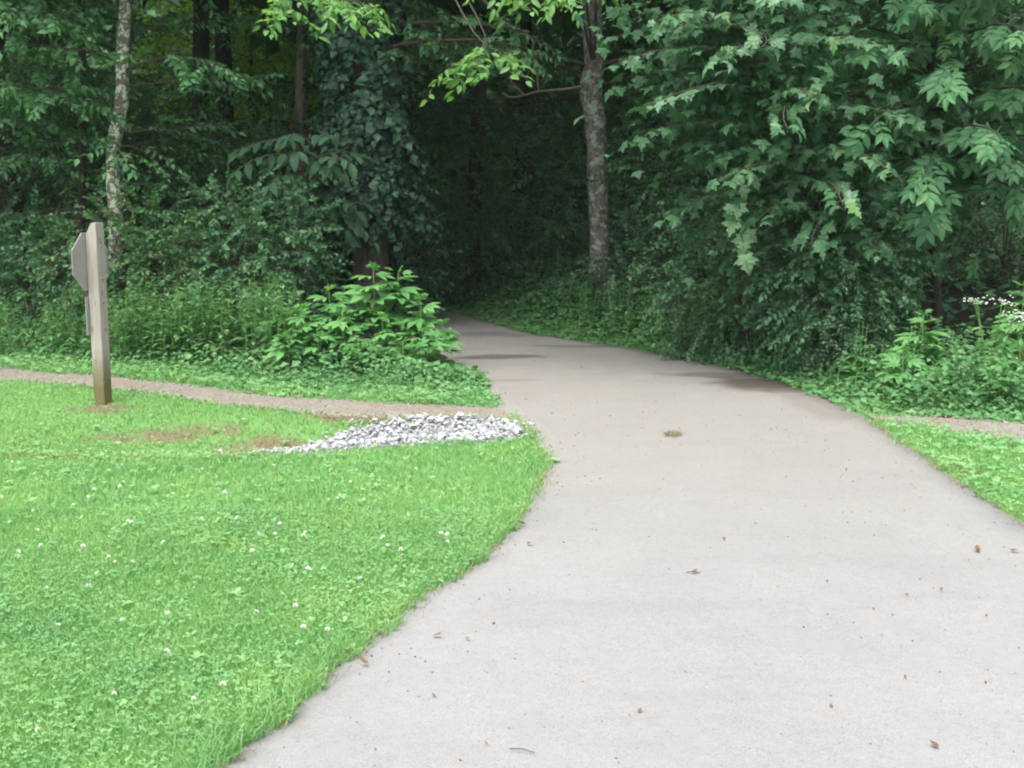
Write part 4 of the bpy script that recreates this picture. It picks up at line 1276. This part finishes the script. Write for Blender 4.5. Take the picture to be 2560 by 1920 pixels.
# second rank
shrub('tall dim bush behind the lichen tree, left half of the wood', 180, 14.4, 2.6, 2.6, 1.4, 520, 'small', 'shrub', 0.42)
shrub('tall dim bush between the lichen tree and the slim brown trunk', 440, 14.6, 2.3, 2.1, 1.4, 500, 'small', 'shrub', 0.42)
shrub('dark bush at the foot of the slim brown trunk', 700, 14.0, 1.6, 2.2, 1.2, 380, 'small', 'shrub', 0.40)
shrub('dark leafy mass beside the reddish foot of the vine-draped tree', 1010, 14.3, 0.7, 1.2, 0.8, 90, 'small', 'ivy', 0.36)
# inside the opening
shrub('dim bush at the bend where the path disappears', 1010, 18.4, 1.8, 2.0, 1.4, 340, 'small', 'mound', 0.42)
shrub('dim rounded bush in the middle of the dark opening', 1215, 16.7, 1.7, 1.35, 1.0, 340, 'small', 'mound', 0.42)
shrub('dim bush in the opening, against the lichen-patched trunk', 1370, 16.6, 1.8, 2.2, 1.3, 360, 'small', 'mound', 0.42)
# right side
shrub('tall fine-leaved bush just right of the lichen-patched trunk', 1735, 13.9, 1.45, 2.5, 1.2, 640, 'small', 'mound', 0.38)
shrub('low dark bush in front of the lichen-patched trunk', 1560, 13.6, 0.9, 0.75, 0.7, 150, 'small', 'shrub', 0.34)
shrub('dense dark honeysuckle under the maple, bulging over the path edge', 1850, 11.4, 1.5, 1.45, 1.0, 560, 'honey', 'mound', 0.27)
shrub('small-leaved green mound under the hickory leaves', 2090, 10.3, 1.35, 1.6, 0.8, 700, 'honey', 'mound', 0.26)
shrub('dark thicket in the deep shade at the right edge', 2500, 13.4, 2.0, 1.3, 1.0, 200, 'honey', 'shrub', 0.36)
shrub('tall dark bush behind the maple', 1950, 13.6, 2.4, 3.0, 1.4, 380, 'small', 'shrub', 0.42)
shrub('tall dark bush behind the hickory trunk', 2420, 15.6, 2.8, 3.8, 1.4, 420, 'small', 'shrub', 0.42)


# ------------------------------------------------------------------ ragweed
rag5, rag3 = [], []
for k in range(4):
    V, T = ragweed_shape(5); s = Soup(); s.add(V, T); rag5.append(s.mesh('leaf', [M['ragweed']]))
for k in range(3):
    V, T = ragweed_shape(3); s = Soup(); s.add(V, T); rag3.append(s.mesh('leaf', [M['ragweed']]))


def ragweed(label, u, Y, H, leaf=0.21, lean=(0, 0), name='ragweed_plant', low=0.22):
    H, leaf = H * 0.82, leaf * 0.80
    if u < 1200: Y -= 0.32
    b = on_ground(u, Y)
    t = thing(name, b, label, 'weed')
    line = smooth_line([b, b + np.array([lean[0] * 0.4, lean[1] * 0.4, H * 0.5]), b + np.array([lean[0], lean[1], H])], 10)
    s = Soup(); s.add(*tube(line, np.linspace(0.009, 0.003, 10), 5)); s.build('stem', [M['green_stem']], t, smooth=True, origin=b)
    nodes = max(5, int(H / 0.075)); a0 = rng.uniform(0, 3.14)
    P, D, S_ = [], [], []
    for j in range(nodes):
        f = low + (1 - low) * j / (nodes - 1)
        q = f * 9; i = min(int(q), 8); p0 = line[i] + (line[i + 1] - line[i]) * (q - i)
        a = a0 + j * math.pi / 2 + rng.normal(0, 0.25)
        sz_ = leaf * (0.65 + 0.5 * math.sin(math.pi * min(1, f * 0.85 + 0.1))) * (0.55 if j == nodes - 1 else 1)
        up_ = 0.35 if f > 0.85 else 0.12
        for sg in (0, math.pi):
            d = np.array([math.cos(a + sg), math.sin(a + sg), up_ + rng.normal(0, 0.15)])
            P.append(p0 + d * 0.045); D.append(d); S_.append(sz_ * rng.uniform(0.85, 1.15))
    for q in range(int(3 + H * 4)):                       # side shoots
        f = rng.uniform(0.25, 0.85); i = int(f * 9); p0 = line[i]; a = rng.uniform(0, 6.28); ln_ = rng.uniform(0.10, 0.24) * (1.15 - f)
        tip = p0 + np.array([math.cos(a) * ln_, math.sin(a) * ln_, ln_ * rng.uniform(0.4, 1.1)])
        w_ = Soup(); w_.add(*tube([p0, (p0 + tip) / 2 + np.array([0, 0, -0.01]), tip], [0.004, 0.003, 0.002], 4)); w_.build('side_shoot', [M['green_stem']], t, smooth=True, origin=b)
        for g in (0.55, 0.8, 1.0, 1.0):
            aa = rng.uniform(0, 6.28); d = np.array([math.cos(aa), math.sin(aa), rng.normal(0.25, 0.3)])
            P.append(p0 + (tip - p0) * g); D.append(d + unit(tip - p0) * 0.6); S_.append(leaf * rng.uniform(0.4, 0.8))
    P.append(line[-1]); D.append(np.array([0.3, -0.5, 0.8])); S_.append(leaf * 0.5)
    leaf_parts(t, b, rag5 if leaf > 0.15 else rag3, P, D, np.array(S_), up=np.stack([rng.normal(0, 0.2, len(P)), rng.normal(-0.25, 0.2, len(P)), np.ones(len(P))], 1))


for (u, Y, H, lf, lab) in ((700, 11.1, 0.55, 0.19, 'leafy ragweed plant at the left end of the bright clump'),
                           (765, 10.9, 0.62, 0.20, 'ragweed plant second from the left in the bright clump'),
                           (830, 11.05, 0.76, 0.22, 'ragweed plant forming the left peak of the bright clump'),
                           (885, 11.3, 0.70, 0.21, 'ragweed plant in the dip between the two peaks of the bright clump'),
                           (940, 11.15, 0.98, 0.24, 'tallest ragweed plant, top of the bright clump below the vine-draped tree'),
                           (1000, 11.25, 0.94, 0.24, 'tall ragweed plant just right of the tallest in the bright clump'),
                           (1055, 11.1, 0.72, 0.22, 'ragweed plant on the right slope of the bright clump'),
                           (1095, 10.95, 0.50, 0.21, 'rightmost ragweed plant of the clump, leaning over the path'),
                           (900, 10.6, 0.34, 0.17, 'short ragweed at the front foot of the clump, left of two'),
                           (1010, 10.6, 0.36, 0.17, 'short ragweed at the front foot of the clump, right of two'),
                           (960, 10.85, 0.55, 0.2, 'half-height ragweed in the front middle of the bright clump'),
                           (800, 10.75, 0.42, 0.18, 'short ragweed below the left peak of the bright clump'),
                           (725, 10.75, 0.40, 0.18, 'short ragweed in front of the left end of the bright clump'),
                           (860, 10.85, 0.58, 0.2, 'middle-sized ragweed just right below the left peak of the clump'),
                           (1065, 10.75, 0.44, 0.19, 'short ragweed at the right front of the clump beside the path')):
    ragweed(lab, u, Y, H, lf, lean=(0.05 if u > 1080 else 0.0, -0.05))
for (u, Y, H, lf, lab) in ((1760, 11.7, 0.85, 0.17, 'pale green weed rising at the path edge under the maple'),
                           (2300, 9.5, 0.72, 0.19, 'tall ragweed at right, between the path edge and the white flowers'),
                           (2255, 9.25, 0.42, 0.19, 'broad low ragweed in front of the tall one at right'),
                           (2150, 9.7, 0.38, 0.17, 'small ragweed under the small-leaved mound at right'),
                           (2545, 9.6, 0.95, 0.2, 'ragweed cut off by the right edge, above the white flowers'),
                           (2500, 8.95, 0.36, 0.16, 'short weed in the right corner below the white flowers')):
    ragweed(lab, u, Y, H, lf)

# white-flowered plants at right edge
pet = Soup()
V, T = hull(ICO_V * np.array([1, 1, 0.6])); pet.add(V, T); pet_me = pet.mesh('flower', [M['petal']])
narrow_me = []
for k in range(3):
    s = Soup(); V, T = leaf_shape(0.38, 0.3, 0.2, 'hi'); s.add(V, T); narrow_me.append(s.mesh('leaf', [M['ragweed']]))
for (u, Y, H, lab) in ((2470, 9.35, 0.70, 'leafy plant with a flat cluster of small white flowers at right'), (2555, 9.2, 0.66, 'white-flowered plant cut off by the right edge of the picture')):
    b = on_ground(u, Y)
    t = thing('white_flowering_plant', b, lab, 'plant')
    P, D, S_ = [], [], []
    for j in range(6):
        e = b + np.array([rng.uniform(-0.14, 0.14), rng.uniform(-0.12, 0.1), H * rng.uniform(0.82, 1.02)])
        line = smooth_line([b + rng.normal(0, 0.02, 3) * [1, 1, 0], (b + e) / 2 + rng.normal(0, 0.02, 3), e], 8)
        s = Soup(); s.add(*tube(line, np.linspace(0.006, 0.002, 8), 4)); s.build('stem', [M['green_stem']], t, smooth=True, origin=b)
        for q in range(1, 8):
            a = rng.uniform(0, 6.28)
            for sg in (0, math.pi):
                P.append(line[q]); D.append((math.cos(a + sg), math.sin(a + sg), rng.normal(0.05, 0.2))); S_.append(0.10 * rng.uniform(0.7, 1.2) * (1.1 - 0.06 * q))
        for q in range(11):
            o = link('flower', pet_me, t)
            fp = e + np.array([rng.normal(0, 0.045), rng.normal(0, 0.045), rng.uniform(-0.015, 0.03)])
            set_local(o, np.eye(3) * rng.uniform(0.007, 0.012), fp - b)
            ped = Soup()
    leaf_parts(t, b, narrow_me, P, D, np.array(S_))

# ------------------------------------------------------------------ verge and undergrowth (uncountable)
s = Soup()
vl, vt = leaf_shape(0.75, 0.2, 0.2, 'mid')


def broad_cover(s, x, y, hh, size, mi=0):
    k_ = len(x); P = np.stack([x, y, height(x, y) + hh], 1)
    a = rng.uniform(0, 6.28, k_); d = np.stack([np.cos(a), np.sin(a) - 0.2, rng.normal(0.0, 0.3, k_)], 1)
    up = np.stack([rng.normal(0, 0.35, k_), rng.normal(-0.35, 0.35, k_), np.ones(k_)], 1)
    s.add(*inst(vl, vt, frames(d, up) * size[:, None, None], P), mi)


# left verge, rising from ankle height at the trail to knee height at the brush
x = rng.uniform(-6, 0.2, 26000); tr = np.interp(x, TRAIL_TOP[:, 0], TRAIL_TOP[:, 1]); dy = rng.uniform(0.02, 1.5, len(x)) ; y = tr + dy
q = (x < path_left(y) + 0.02 + edge_wob(y)) & (rng.random(len(x)) < np.clip(0.25 + dy, 0, 1)); x, y, dy = x[q], y[q], dy[q]
hh = rng.random(len(x)) * (0.03 + 0.24 * sstep(0.3, 1.0, dy) * (0.2 + 1.3 * clump(x, y, 3.0)) * (0.25 + 0.75 * sstep(0.05, 0.7, path_left(y) - x)))
broad_cover(s, x, y, hh, rng.uniform(0.02, 0.055, len(x)) * (0.6 + 0.6 * sstep(0.2, 1.0, dy)) * np.where(rng.random(len(x)) > 0.93, 1.6, 1))
# beyond the trail at right
x = rng.uniform(2.6, 5.2, 5200); y = np.interp(x, TR_TOP[:, 0], TR_TOP[:, 1]) + rng.uniform(0.0, 1.3, len(x)); dy = y - np.interp(x, TR_TOP[:, 0], TR_TOP[:, 1])
broad_cover(s, x, y, rng.random(len(x)) * (0.03 + 0.30 * sstep(0.1, 0.8, dy) * (0.4 + clump(x, y, 3.0))), rng.uniform(0.025, 0.06, len(x)))
# right verge
y = rng.uniform(8.7, 16, 17000); x = path_right(y) + rng.uniform(-0.02, 1.5, len(y)) ** 1.0; dx = x - path_right(y)
q = (y > np.interp(x, TR_TOP[:, 0], TR_TOP[:, 1]) + rng.normal(0.05, 0.05, len(x))); x, y, dx = x[q], y[q], dx[q]
hh = rng.random(len(x)) * (0.04 + 0.34 * sstep(0.05, 0.9, dx) * (0.5 + clump(x, y, 3.0)))
broad_cover(s, x, y, hh, rng.uniform(0.03, 0.065, len(x)))
tag(s.build('verge_weeds', [M['verge'], M['twig']]), 'low broad-leaved weeds along the trail and the path edges', 'weeds', kind='stuff')

# taller stemmy weeds (goldenrod) before the brush
s = Soup()


def stem_weeds(P, H, s, kind='narrow'):
    for p0, h_ in zip(P, H):
        lean = rng.normal(0, 0.12, 2)
        tip = p0 + np.array([lean[0] * h_, lean[1] * h_, h_])
        s.add(*tube([p0, (p0 + tip) / 2, tip], [0.004, 0.003, 0.002], 3, False), 1)
        k_ = max(5, int(h_ / 0.035)); f = np.linspace(0.15, 1, k_); a = np.arange(k_) * 2.4 + rng.uniform(0, 6)
        PP = p0 + (tip - p0) * f[:, None]; DD = np.stack([np.cos(a), np.sin(a), rng.normal(0.35, 0.2, k_)], 1)
        lv_, lt_ = NARROW
        s.add(*inst(lv_, lt_, frames(DD, np.tile([0, 0, 1.0], (k_, 1))) * (0.13 * rng.uniform(0.6, 1.2, k_) * (1.1 - 0.5 * f))[:, None, None], PP), 0)


NARROW = leaf_shape(0.32, 0.35, 0.2, 'mid')
k = 290
u = rng.uniform(290, 740, k); Y = 10.95 - (u - 290) / 450 * 0.45 + rng.uniform(0.0, 0.95, k)
P = np.array([on_ground(a, b_) for a, b_ in zip(u, Y)]); stem_weeds(P, rng.uniform(0.35, 0.72, k), s)
k = 150
u = rng.uniform(-150, 300, k); Y = 11.75 - (u + 150) / 450 * 0.7 + rng.uniform(0, 0.9, k)
P = np.array([on_ground(a, b_) for a, b_ in zip(u, Y)]); stem_weeds(P, rng.uniform(0.25, 0.55, k), s)
y = rng.uniform(9.3, 13.5, 230); x = path_right(y) + rng.uniform(0.12, 1.0, 230)
P = np.stack([x, y, height(x, y)], 1); stem_weeds(P, rng.uniform(0.18, 0.62, 230) * sstep(0.0, 0.5, x - path_right(y)), s)
tag(s.build('stemmy_weeds', [M['weed'], M['green_stem']]), 'slender narrow-leaved weeds standing in front of the brush', 'weeds', kind='stuff')

# leaf litter, seedlings and saplings on the forest floor
s = Soup()
x = rng.uniform(-12, 10, 26000); y = rng.uniform(10.5, 26, 26000)
q = (forest_mask(x, y) > 0.5) & ((x < path_left(y) - 0.2) | (x > path_right(y) + 0.2)); x, y = x[q], y[q]
broad_cover(s, x, y, rng.random(len(x)) ** 1.5 * 0.55, rng.uniform(0.06, 0.13, len(x)))
tag(s.build('undergrowth', [M['shrub'], M['twig']]), 'knee-high shaded undergrowth covering the forest floor', 'undergrowth', kind='stuff')

# the wood beyond: one dense leafy mass behind the trees, with a lighter glade at left
s = Soup()
k = 5200
x = rng.uniform(-15, 15, k); y = 23.5 + rng.uniform(0, 5, k) + 0.03 * x * x; z = rng.random(k) ** 0.9 * 9.5
P = np.stack([x, y, height(x, y) * 0 + 0.5 + z], 1)
add_sprays(s, 'distant', P, np.stack([rng.normal(0, 0.6, k), -rng.uniform(0.2, 1, k), rng.normal(-0.2, 0.3, k)], 1), rng.uniform(0.9, 1.5, k), wood=False)
k = 2200
x = rng.uniform(-20, 20, k); y = rng.uniform(29, 38, k); z = rng.random(k) * 5
add_sprays(s, 'distant', np.stack([x, y, height(x, y) + 0.2 + z], 1), np.stack([rng.normal(0, 0.6, k), -rng.uniform(0.2, 1, k), rng.normal(-0.2, 0.3, k)], 1), rng.uniform(1.2, 1.9, k), wood=False)
for sx_ in (-1, 1):
    k = 1500
    y = rng.uniform(12.5, 26, k); x = sx_ * (7.6 + rng.uniform(0, 3, k) + 0.28 * (y - 12)); z = rng.random(k) * 7.5
    add_sprays(s, 'distant', np.stack([x, y, 0.4 + z], 1), np.stack([-sx_ * rng.uniform(0.2, 1, k), rng.normal(0, 0.6, k), rng.normal(-0.2, 0.3, k)], 1), rng.uniform(0.9, 1.4, k), wood=False)
tag(s.build('distant_wood', [M['canopy'], M['twig']]), 'dense dim wood closing off the view behind the trees', 'wood', kind='stuff')
s = Soup()
k = 430
gc = px(620, 165, 20.5)
P, dd = cloud_points(gc, np.array([1.5, 0.9, 1.15]), k, 0.8)
add_sprays(s, 'elm', P, dd * 0.6 + rng.normal(0, 0.5, (k, 3)) + np.array([0, -0.4, -0.2]), rng.uniform(0.5, 0.85, k))
bg = np.array([gc[0], 20.5, hz(gc[0], 20.5)])
t = thing('glade_tree', bg, 'sunlit yellow-green tree glowing through the gap left of the slim brown trunk', 'tree')
trunk_part(t, bg, [bg, bg + np.array([0.1, 0, 1.5]), gc + np.array([0, 0, 0.8])], [0.12, 0.1, 0.04], M['bark_dark'])
s.build('crown', [M['far'], M['twig']], t, origin=bg)

# ------------------------------------------------------------------ signpost
pb = np.array([-2.965, 9.15, hz(-2.965, 9.15)])
t = thing('wooden_signpost', pb, 'weathered square wooden post carrying sign plates seen from behind', 'signpost')
AZ = R(18)
m, n, l, out = mat('weathered_wood')
co = n.new('ShaderNodeTexCoord'); mp = n.new('ShaderNodeMapping'); mp.inputs['Scale'].default_value = (1, 1, 0.05); l.new(co.outputs['Object'], mp.inputs[0])
gr = noise(n, l, 90, 6, 0.65, mp.outputs[0]); r1 = ramp(n, [(0.3, (0.205, 0.178, 0.154)), (0.55, (0.292, 0.265, 0.237)), (0.75, (0.340, 0.316, 0.292))]); l.new(gr.outputs[0], r1.inputs[0])
kn = n.new('ShaderNodeTexVoronoi'); kn.inputs['Scale'].default_value = 5.0; mp2 = n.new('ShaderNodeMapping'); mp2.inputs['Scale'].default_value = (2.6, 2.6, 1.0); l.new(co.outputs['Object'], mp2.inputs[0]); l.new(mp2.outputs[0], kn.inputs['Vector'])
kr = ramp(n, [(0.05, (0.6, 0.55, 0.5)), (0.16, (1, 1, 1))]); l.new(kn.outputs['Distance'], kr.inputs[0])
c = mix(n, l, 1.0, r1.outputs[0], kr.outputs[0], 'MULTIPLY')
sz3 = n.new('ShaderNodeSeparateXYZ'); l.new(co.outputs['Object'], sz3.inputs[0])
nn_ = noise(n, l, 9, 4, 0.6, co.outputs['Object'])
ad = n.new('ShaderNodeMath'); ad.operation = 'MULTIPLY_ADD'; l.new(nn_.outputs[0], ad.inputs[0]); ad.inputs[1].default_value = -0.25; l.new(sz3.outputs[2], ad.inputs[2])
ar = ramp(n, [(0.02, (1, 1, 1)), (0.28, (0, 0, 0))]); l.new(ad.outputs[0], ar.inputs[0])
algae = mix(n, l, ar.outputs[0], c, (0.115, 0.105, 0.045))
p = n.new('ShaderNodeBsdfPrincipled'); l.new(algae, p.inputs['Base Color']); p.inputs['Roughness'].default_value = 0.88; p.inputs['Specular IOR Level'].default_value = 0.2
b_ = n.new('ShaderNodeBump'); b_.inputs['Strength'].default_value = 0.5; b_.inputs['Distance'].default_value = 0.004; l.new(gr.outputs[0], b_.inputs['Height']); l.new(b_.outputs[0], p.inputs['Normal'])
l.new(p.outputs[0], out.inputs['Surface'])
M['post'] = m
# post axes: e1 points left-away (the sign side), e2 runs along the sign plate (right and away)
e1 = np.array([-math.cos(AZ), math.sin(AZ), 0]); e2 = np.array([math.sin(AZ), math.cos(AZ), 0]); e3 = np.array([0, 0, 1.0])
PW, PH = 0.046, 1.30
prof = [(-PW, -0.25), (PW, -0.25), (PW, PH - 0.085), (PW * -0.05, PH), (-PW, PH)]       # (along e1, height): top sawn at a slant on the sign side
import bmesh
bmp = bmesh.new()
va = [bmp.verts.new((e1 * a - e2 * PW + e3 * z)) for a, z in prof]; vb = [bmp.verts.new((e1 * a + e2 * PW + e3 * z)) for a, z in prof]
bmp.faces.new(va); bmp.faces.new(vb[::-1])
for i in range(len(prof)):
    j = (i + 1) % len(prof); bmp.faces.new((va[j], va[i], vb[i], vb[j]))
bmesh.ops.recalc_face_normals(bmp, faces=bmp.faces)
bmesh.ops.bevel(bmp, geom=[e for e in bmp.edges], offset=0.004, segments=2, affect='EDGES')
me = bpy.data.meshes.new('post'); bmp.to_mesh(me); bmp.free(); me.materials.append(M['post']); link('post', me, t)


def plate(name, outline, thick, off, m_, label=None):
    """Flat plate in the e2/e3 plane, fixed to the sign side of the post."""
    bp = bmesh.new()
    A_ = [bp.verts.new(e1 * (PW + off) + e2 * a + e3 * z) for a, z in outline]; B_ = [bp.verts.new(e1 * (PW + off + thick) + e2 * a + e3 * z) for a, z in outline]
    bp.faces.new(A_); bp.faces.new(B_[::-1]); k_ = len(outline)
    for i in range(k_):
        j = (i + 1) % k_; bp.faces.new((A_[j], A_[i], B_[i], B_[j]))
    bmesh.ops.recalc_face_normals(bp, faces=bp.faces)
    me = bpy.data.meshes.new(name); bp.to_mesh(me); bp.free(); me.materials.append(m_); o = link(name, me, t)
    if label: o['label'] = label
    return o


M['sign_back'] = flat_mat('bare_aluminium', [(0.215, 0.20, 0.192), (0.275, 0.26, 0.25)], 0.5, 8, spec=0.5)
M['bolt'] = flat_mat('rusty_bolt', [(0.18, 0.09, 0.05), (0.30, 0.16, 0.09)], 0.6, 60, metallic=0.5)
cz, rad_ = 1.025, 0.222
octa = [(rad_ * math.cos(R(22.5 + 45 * k)), cz + rad_ * math.sin(R(22.5 + 45 * k))) for k in range(8)]
plate('octagon_sign', octa, 0.005, 0.002, M['sign_back'], 'bare grey back of an eight-sided sign plate')
plate('lower_sign', [(-0.078, 0.50), (0.078, 0.50), (0.078, 0.775), (-0.078, 0.775)], 0.005, 0.002, M['sign_back'], 'small grey rectangular plate below the octagon')
for z in (1.16, 0.90, 0.73, 0.54):
    s = Soup(); c0 = e1 * (-PW - 0.006) + e3 * z; s.add(*tube([c0 + e1 * 0.010, c0 + e1 * 0.002, c0], [0.009, 0.009, 0.006], 8)); s.build('bolt', [M['bolt']], t, smooth=True)

# ------------------------------------------------------------------ clover flowers, fallen leaves, twigs
s = Soup()
for k in range(26):
    d = unit(rng.normal(0, 1, 3)); d[2] = abs(d[2]) * 1.0 - 0.25
    V, T = leaf_shape(0.5, 0.1, 0.3, 'mid'); s.add(*inst(V * 0.75, T, frames(unit(d)[None], rng.normal(0, 1, (1, 3))), np.array([[0, 0, 0.3]]) + unit(d) * 0.35), 0)
s.add(*tube([(0, 0, -5.0), (0.3, 0, -2.2), (0, 0, 0.25)], [0.10, 0.09, 0.09], 4), 1)
head_me = s.mesh('clover_flower', [M['clover_head'], M['green_stem']])
x, y = lawn_points(2600, -4.0, 0.1, 2.6, 7.4, lambda a, b_: (a < path_left(b_) - 0.1))
sc_k = 0
for i in range(len(x)):
    if sc_k >= 95: break
    if rng.random() > 0.35 + 0.65 * (y[i] < 5.8): continue
    r_ = float(rng.uniform(0.008, 0.0125))
    place(head_me, 'clover_flower', (x[i], y[i], hz(x[i], y[i]) + 0.060 + float(rng.uniform(0, 0.02))), (float(rng.normal(0, 0.2)), float(rng.normal(0, 0.2)), float(rng.uniform(0, 6.28))), r_,
          'small white clover flower head standing in the bright lawn', 'flower', 'white clover flowers in the lawn')
    sc_k += 1

dry_me, yel_me = [], []
for k in range(4):
    V, T = leaf_shape(0.5, -0.35 + 0.1 * k, 0.7 - 0.2 * k, 'hi'); V = V.copy(); V[:, 2] += rng.normal(0, 0.04, len(V)) + 0.05
    s = Soup(); s.add(V, T); dry_me.append(s.mesh('fallen_leaf', [M['dry_leaf']]))
    s = Soup(); s.add(V, T); yel_me.append(s.mesh('fallen_leaf', [M['yellow_leaf']]))


def path_z(x_, y_):
    f = (x_ - path_left(y_)) / (path_right(y_) - path_left(y_))
    return 0.012 + 0.014 * math.sin(math.pi * min(max(f, 0), 1)) + 0.006


cnt = 0
while cnt < 120:
    yy = float(rng.uniform(3.2, 14.0)); xl, xr = float(path_left(yy)), float(path_right(yy)); xx = float(rng.uniform(xl + 0.05, xr - 0.05))
    if rng.random() > 0.35 + 0.65 * (yy > 6.5): continue
    yel = rng.random() > 0.86
    place((yel_me if yel else dry_me)[cnt % 4], 'fallen_leaf', (xx, yy, path_z(xx, yy)), (float(rng.normal(0, 0.15)), float(rng.normal(0, 0.15)), float(rng.uniform(0, 6.28))), float(rng.uniform(0.010, 0.026)) * (0.8 if yel else 1),
          'small yellow fallen leaf scrap lying on the pale path' if yel else 'small brown dry leaf scrap lying on the pale path', 'leaf', 'yellow leaf scraps on the path' if yel else 'brown leaf scraps on the path')
    cnt += 1


def ground_at(u, v):
    x_, y_ = (u - 1280) / 3200, (960 - v) / 3200
    d = np.array([x_, math.cos(PITCH) + y_ * math.sin(PITCH), -math.sin(PITCH) + y_ * math.cos(PITCH)])
    return d[:2] * (-EYE / d[2])


for (u, v, sz_, lab) in ((2445, 1393, 0.075, 'dark curled leaf on the right part of the path, left of a pair'), (2525, 1390, 0.055, 'dark curled leaf on the right part of the path, right of a pair'),
                         (1313, 1322, 0.06, 'brown curled leaf at the grass edge, upper of two beside the lawn corner'), (1318, 1370, 0.055, 'dark curled leaf at the grass edge, lower of two beside the lawn corner'),
                         (1082, 1604, 0.05, 'reddish leaf on the path near the lawn edge'), (920, 1678, 0.06, 'brown folded leaf where the lawn meets the path, lower left'),
                         (2345, 1897, 0.05, 'dark crumpled leaf at the bottom right of the path'), (1595, 1805, 0.035, 'grey-brown leaf scrap near the bottom middle of the path'),
                         (2430, 1225, 0.07, 'brown curled leaf at the right edge of the path beside the grass'), (2500, 1275, 0.07, 'brown leaf at the right edge of the path, nearest the picture border'),
                         (1730, 1452, 0.05, 'thin brown leaf lying alone on the middle of the path'), (1165, 1611, 0.035, 'small reddish leaf right of another reddish leaf near the lawn')):
    g = ground_at(u, v)
    place(dry_me[int(sz_ * 1000) % 4], 'fallen_leaf', (g[0], g[1], path_z(g[0], g[1])), (0.2, 0.1, u * 0.37), (sz_ * 0.7, sz_ * 0.7, sz_ * 0.8), lab, 'leaf', None)
for (ua, va, ub, vb, lab) in ((1275, 1897, 1337, 1908, 'thin straight twig lying at the bottom middle of the path'), (1715, 1451, 1752, 1452, 'short dark twig lying on the middle of the path')):
    a = ground_at(ua, va); b_ = ground_at(ub, vb); q = np.array([a[0], a[1], path_z(*a) + 0.003])
    s = Soup(); e = np.array([b_[0], b_[1], path_z(*b_) + 0.003]); s.add(*tube([q, (q + e) / 2 + np.array([0, 0.004, 0.004]), e], [0.002, 0.0018, 0.0012], 5))
    tag(s.build('fallen_twig', [M['twig']], origin=(0, 0, 0)), lab, 'twig')
g = ground_at(1680, 1098)
s = Soup(); k = 150
P = np.stack([g[0] + rng.normal(0, 0.032, k), g[1] + rng.normal(0, 0.035, k), np.full(k, path_z(*g)) + rng.random(k) * 0.008], 1)
blades(P, rng.uniform(0.010, 0.022, k), rng.uniform(0.003, 0.006, k), 3.0, s)
tag(s.build('dry_grass_clump', [M['hay']]), 'small flattened tuft of dry grass in the middle of the path', 'tuft')

# crumbs of bark, grit and clippings, thicker along the edges of the paving
s = Soup()
k = 1500
y = rng.uniform(2.8, 14, k); e = rng.random(k) ** 2.2 * 0.5; sd_ = rng.random(k) > 0.5
w_ = path_right(y) - path_left(y)
x = np.where(sd_, path_left(y) + e * w_, path_right(y) - e * w_)
f = (x - path_left(y)) / w_
z = 0.012 + 0.014 * np.sin(math.pi * np.clip(f, 0, 1)) + 0.003
scatter_stones(s, np.stack([x, y, z], 1), rng.uniform(0.0015, 0.0055, k) * np.where(rng.random(k) > 0.93, 1.6, 1))
tag(s.build('path_crumbs', [M['litter']]), 'tiny crumbs of bark and grit strewn over the pale path', 'debris', kind='stuff')

# ------------------------------------------------------------------ added thin volume imitating lens veil
m, n, l, out = mat('veil_volume')
pv = n.new('ShaderNodeVolumePrincipled'); pv.inputs['Color'].default_value = (0.86, 0.98, 0.94, 1); pv.inputs['Density'].default_value = 0.00045
l.new(pv.outputs[0], out.inputs['Volume'])
s = Soup()
c8 = np.array([(a, b_, c_) for c_ in (-1.5, 40.0) for b_ in (-650, 650) for a in (-650, 650)], float)
s.add(c8, [(0, 2, 1), (1, 2, 3), (4, 5, 6), (5, 7, 6), (0, 1, 4), (1, 5, 4), (2, 6, 3), (3, 6, 7), (0, 4, 2), (2, 4, 6), (1, 3, 5), (3, 7, 5)])
tag(s.build('lens_veil', [m]), 'faint added volume imitating lens veil over the whole place', 'lens_veil', kind='stuff')
print('triangles', sum(len(me_.polygons) for me_ in bpy.data.meshes))
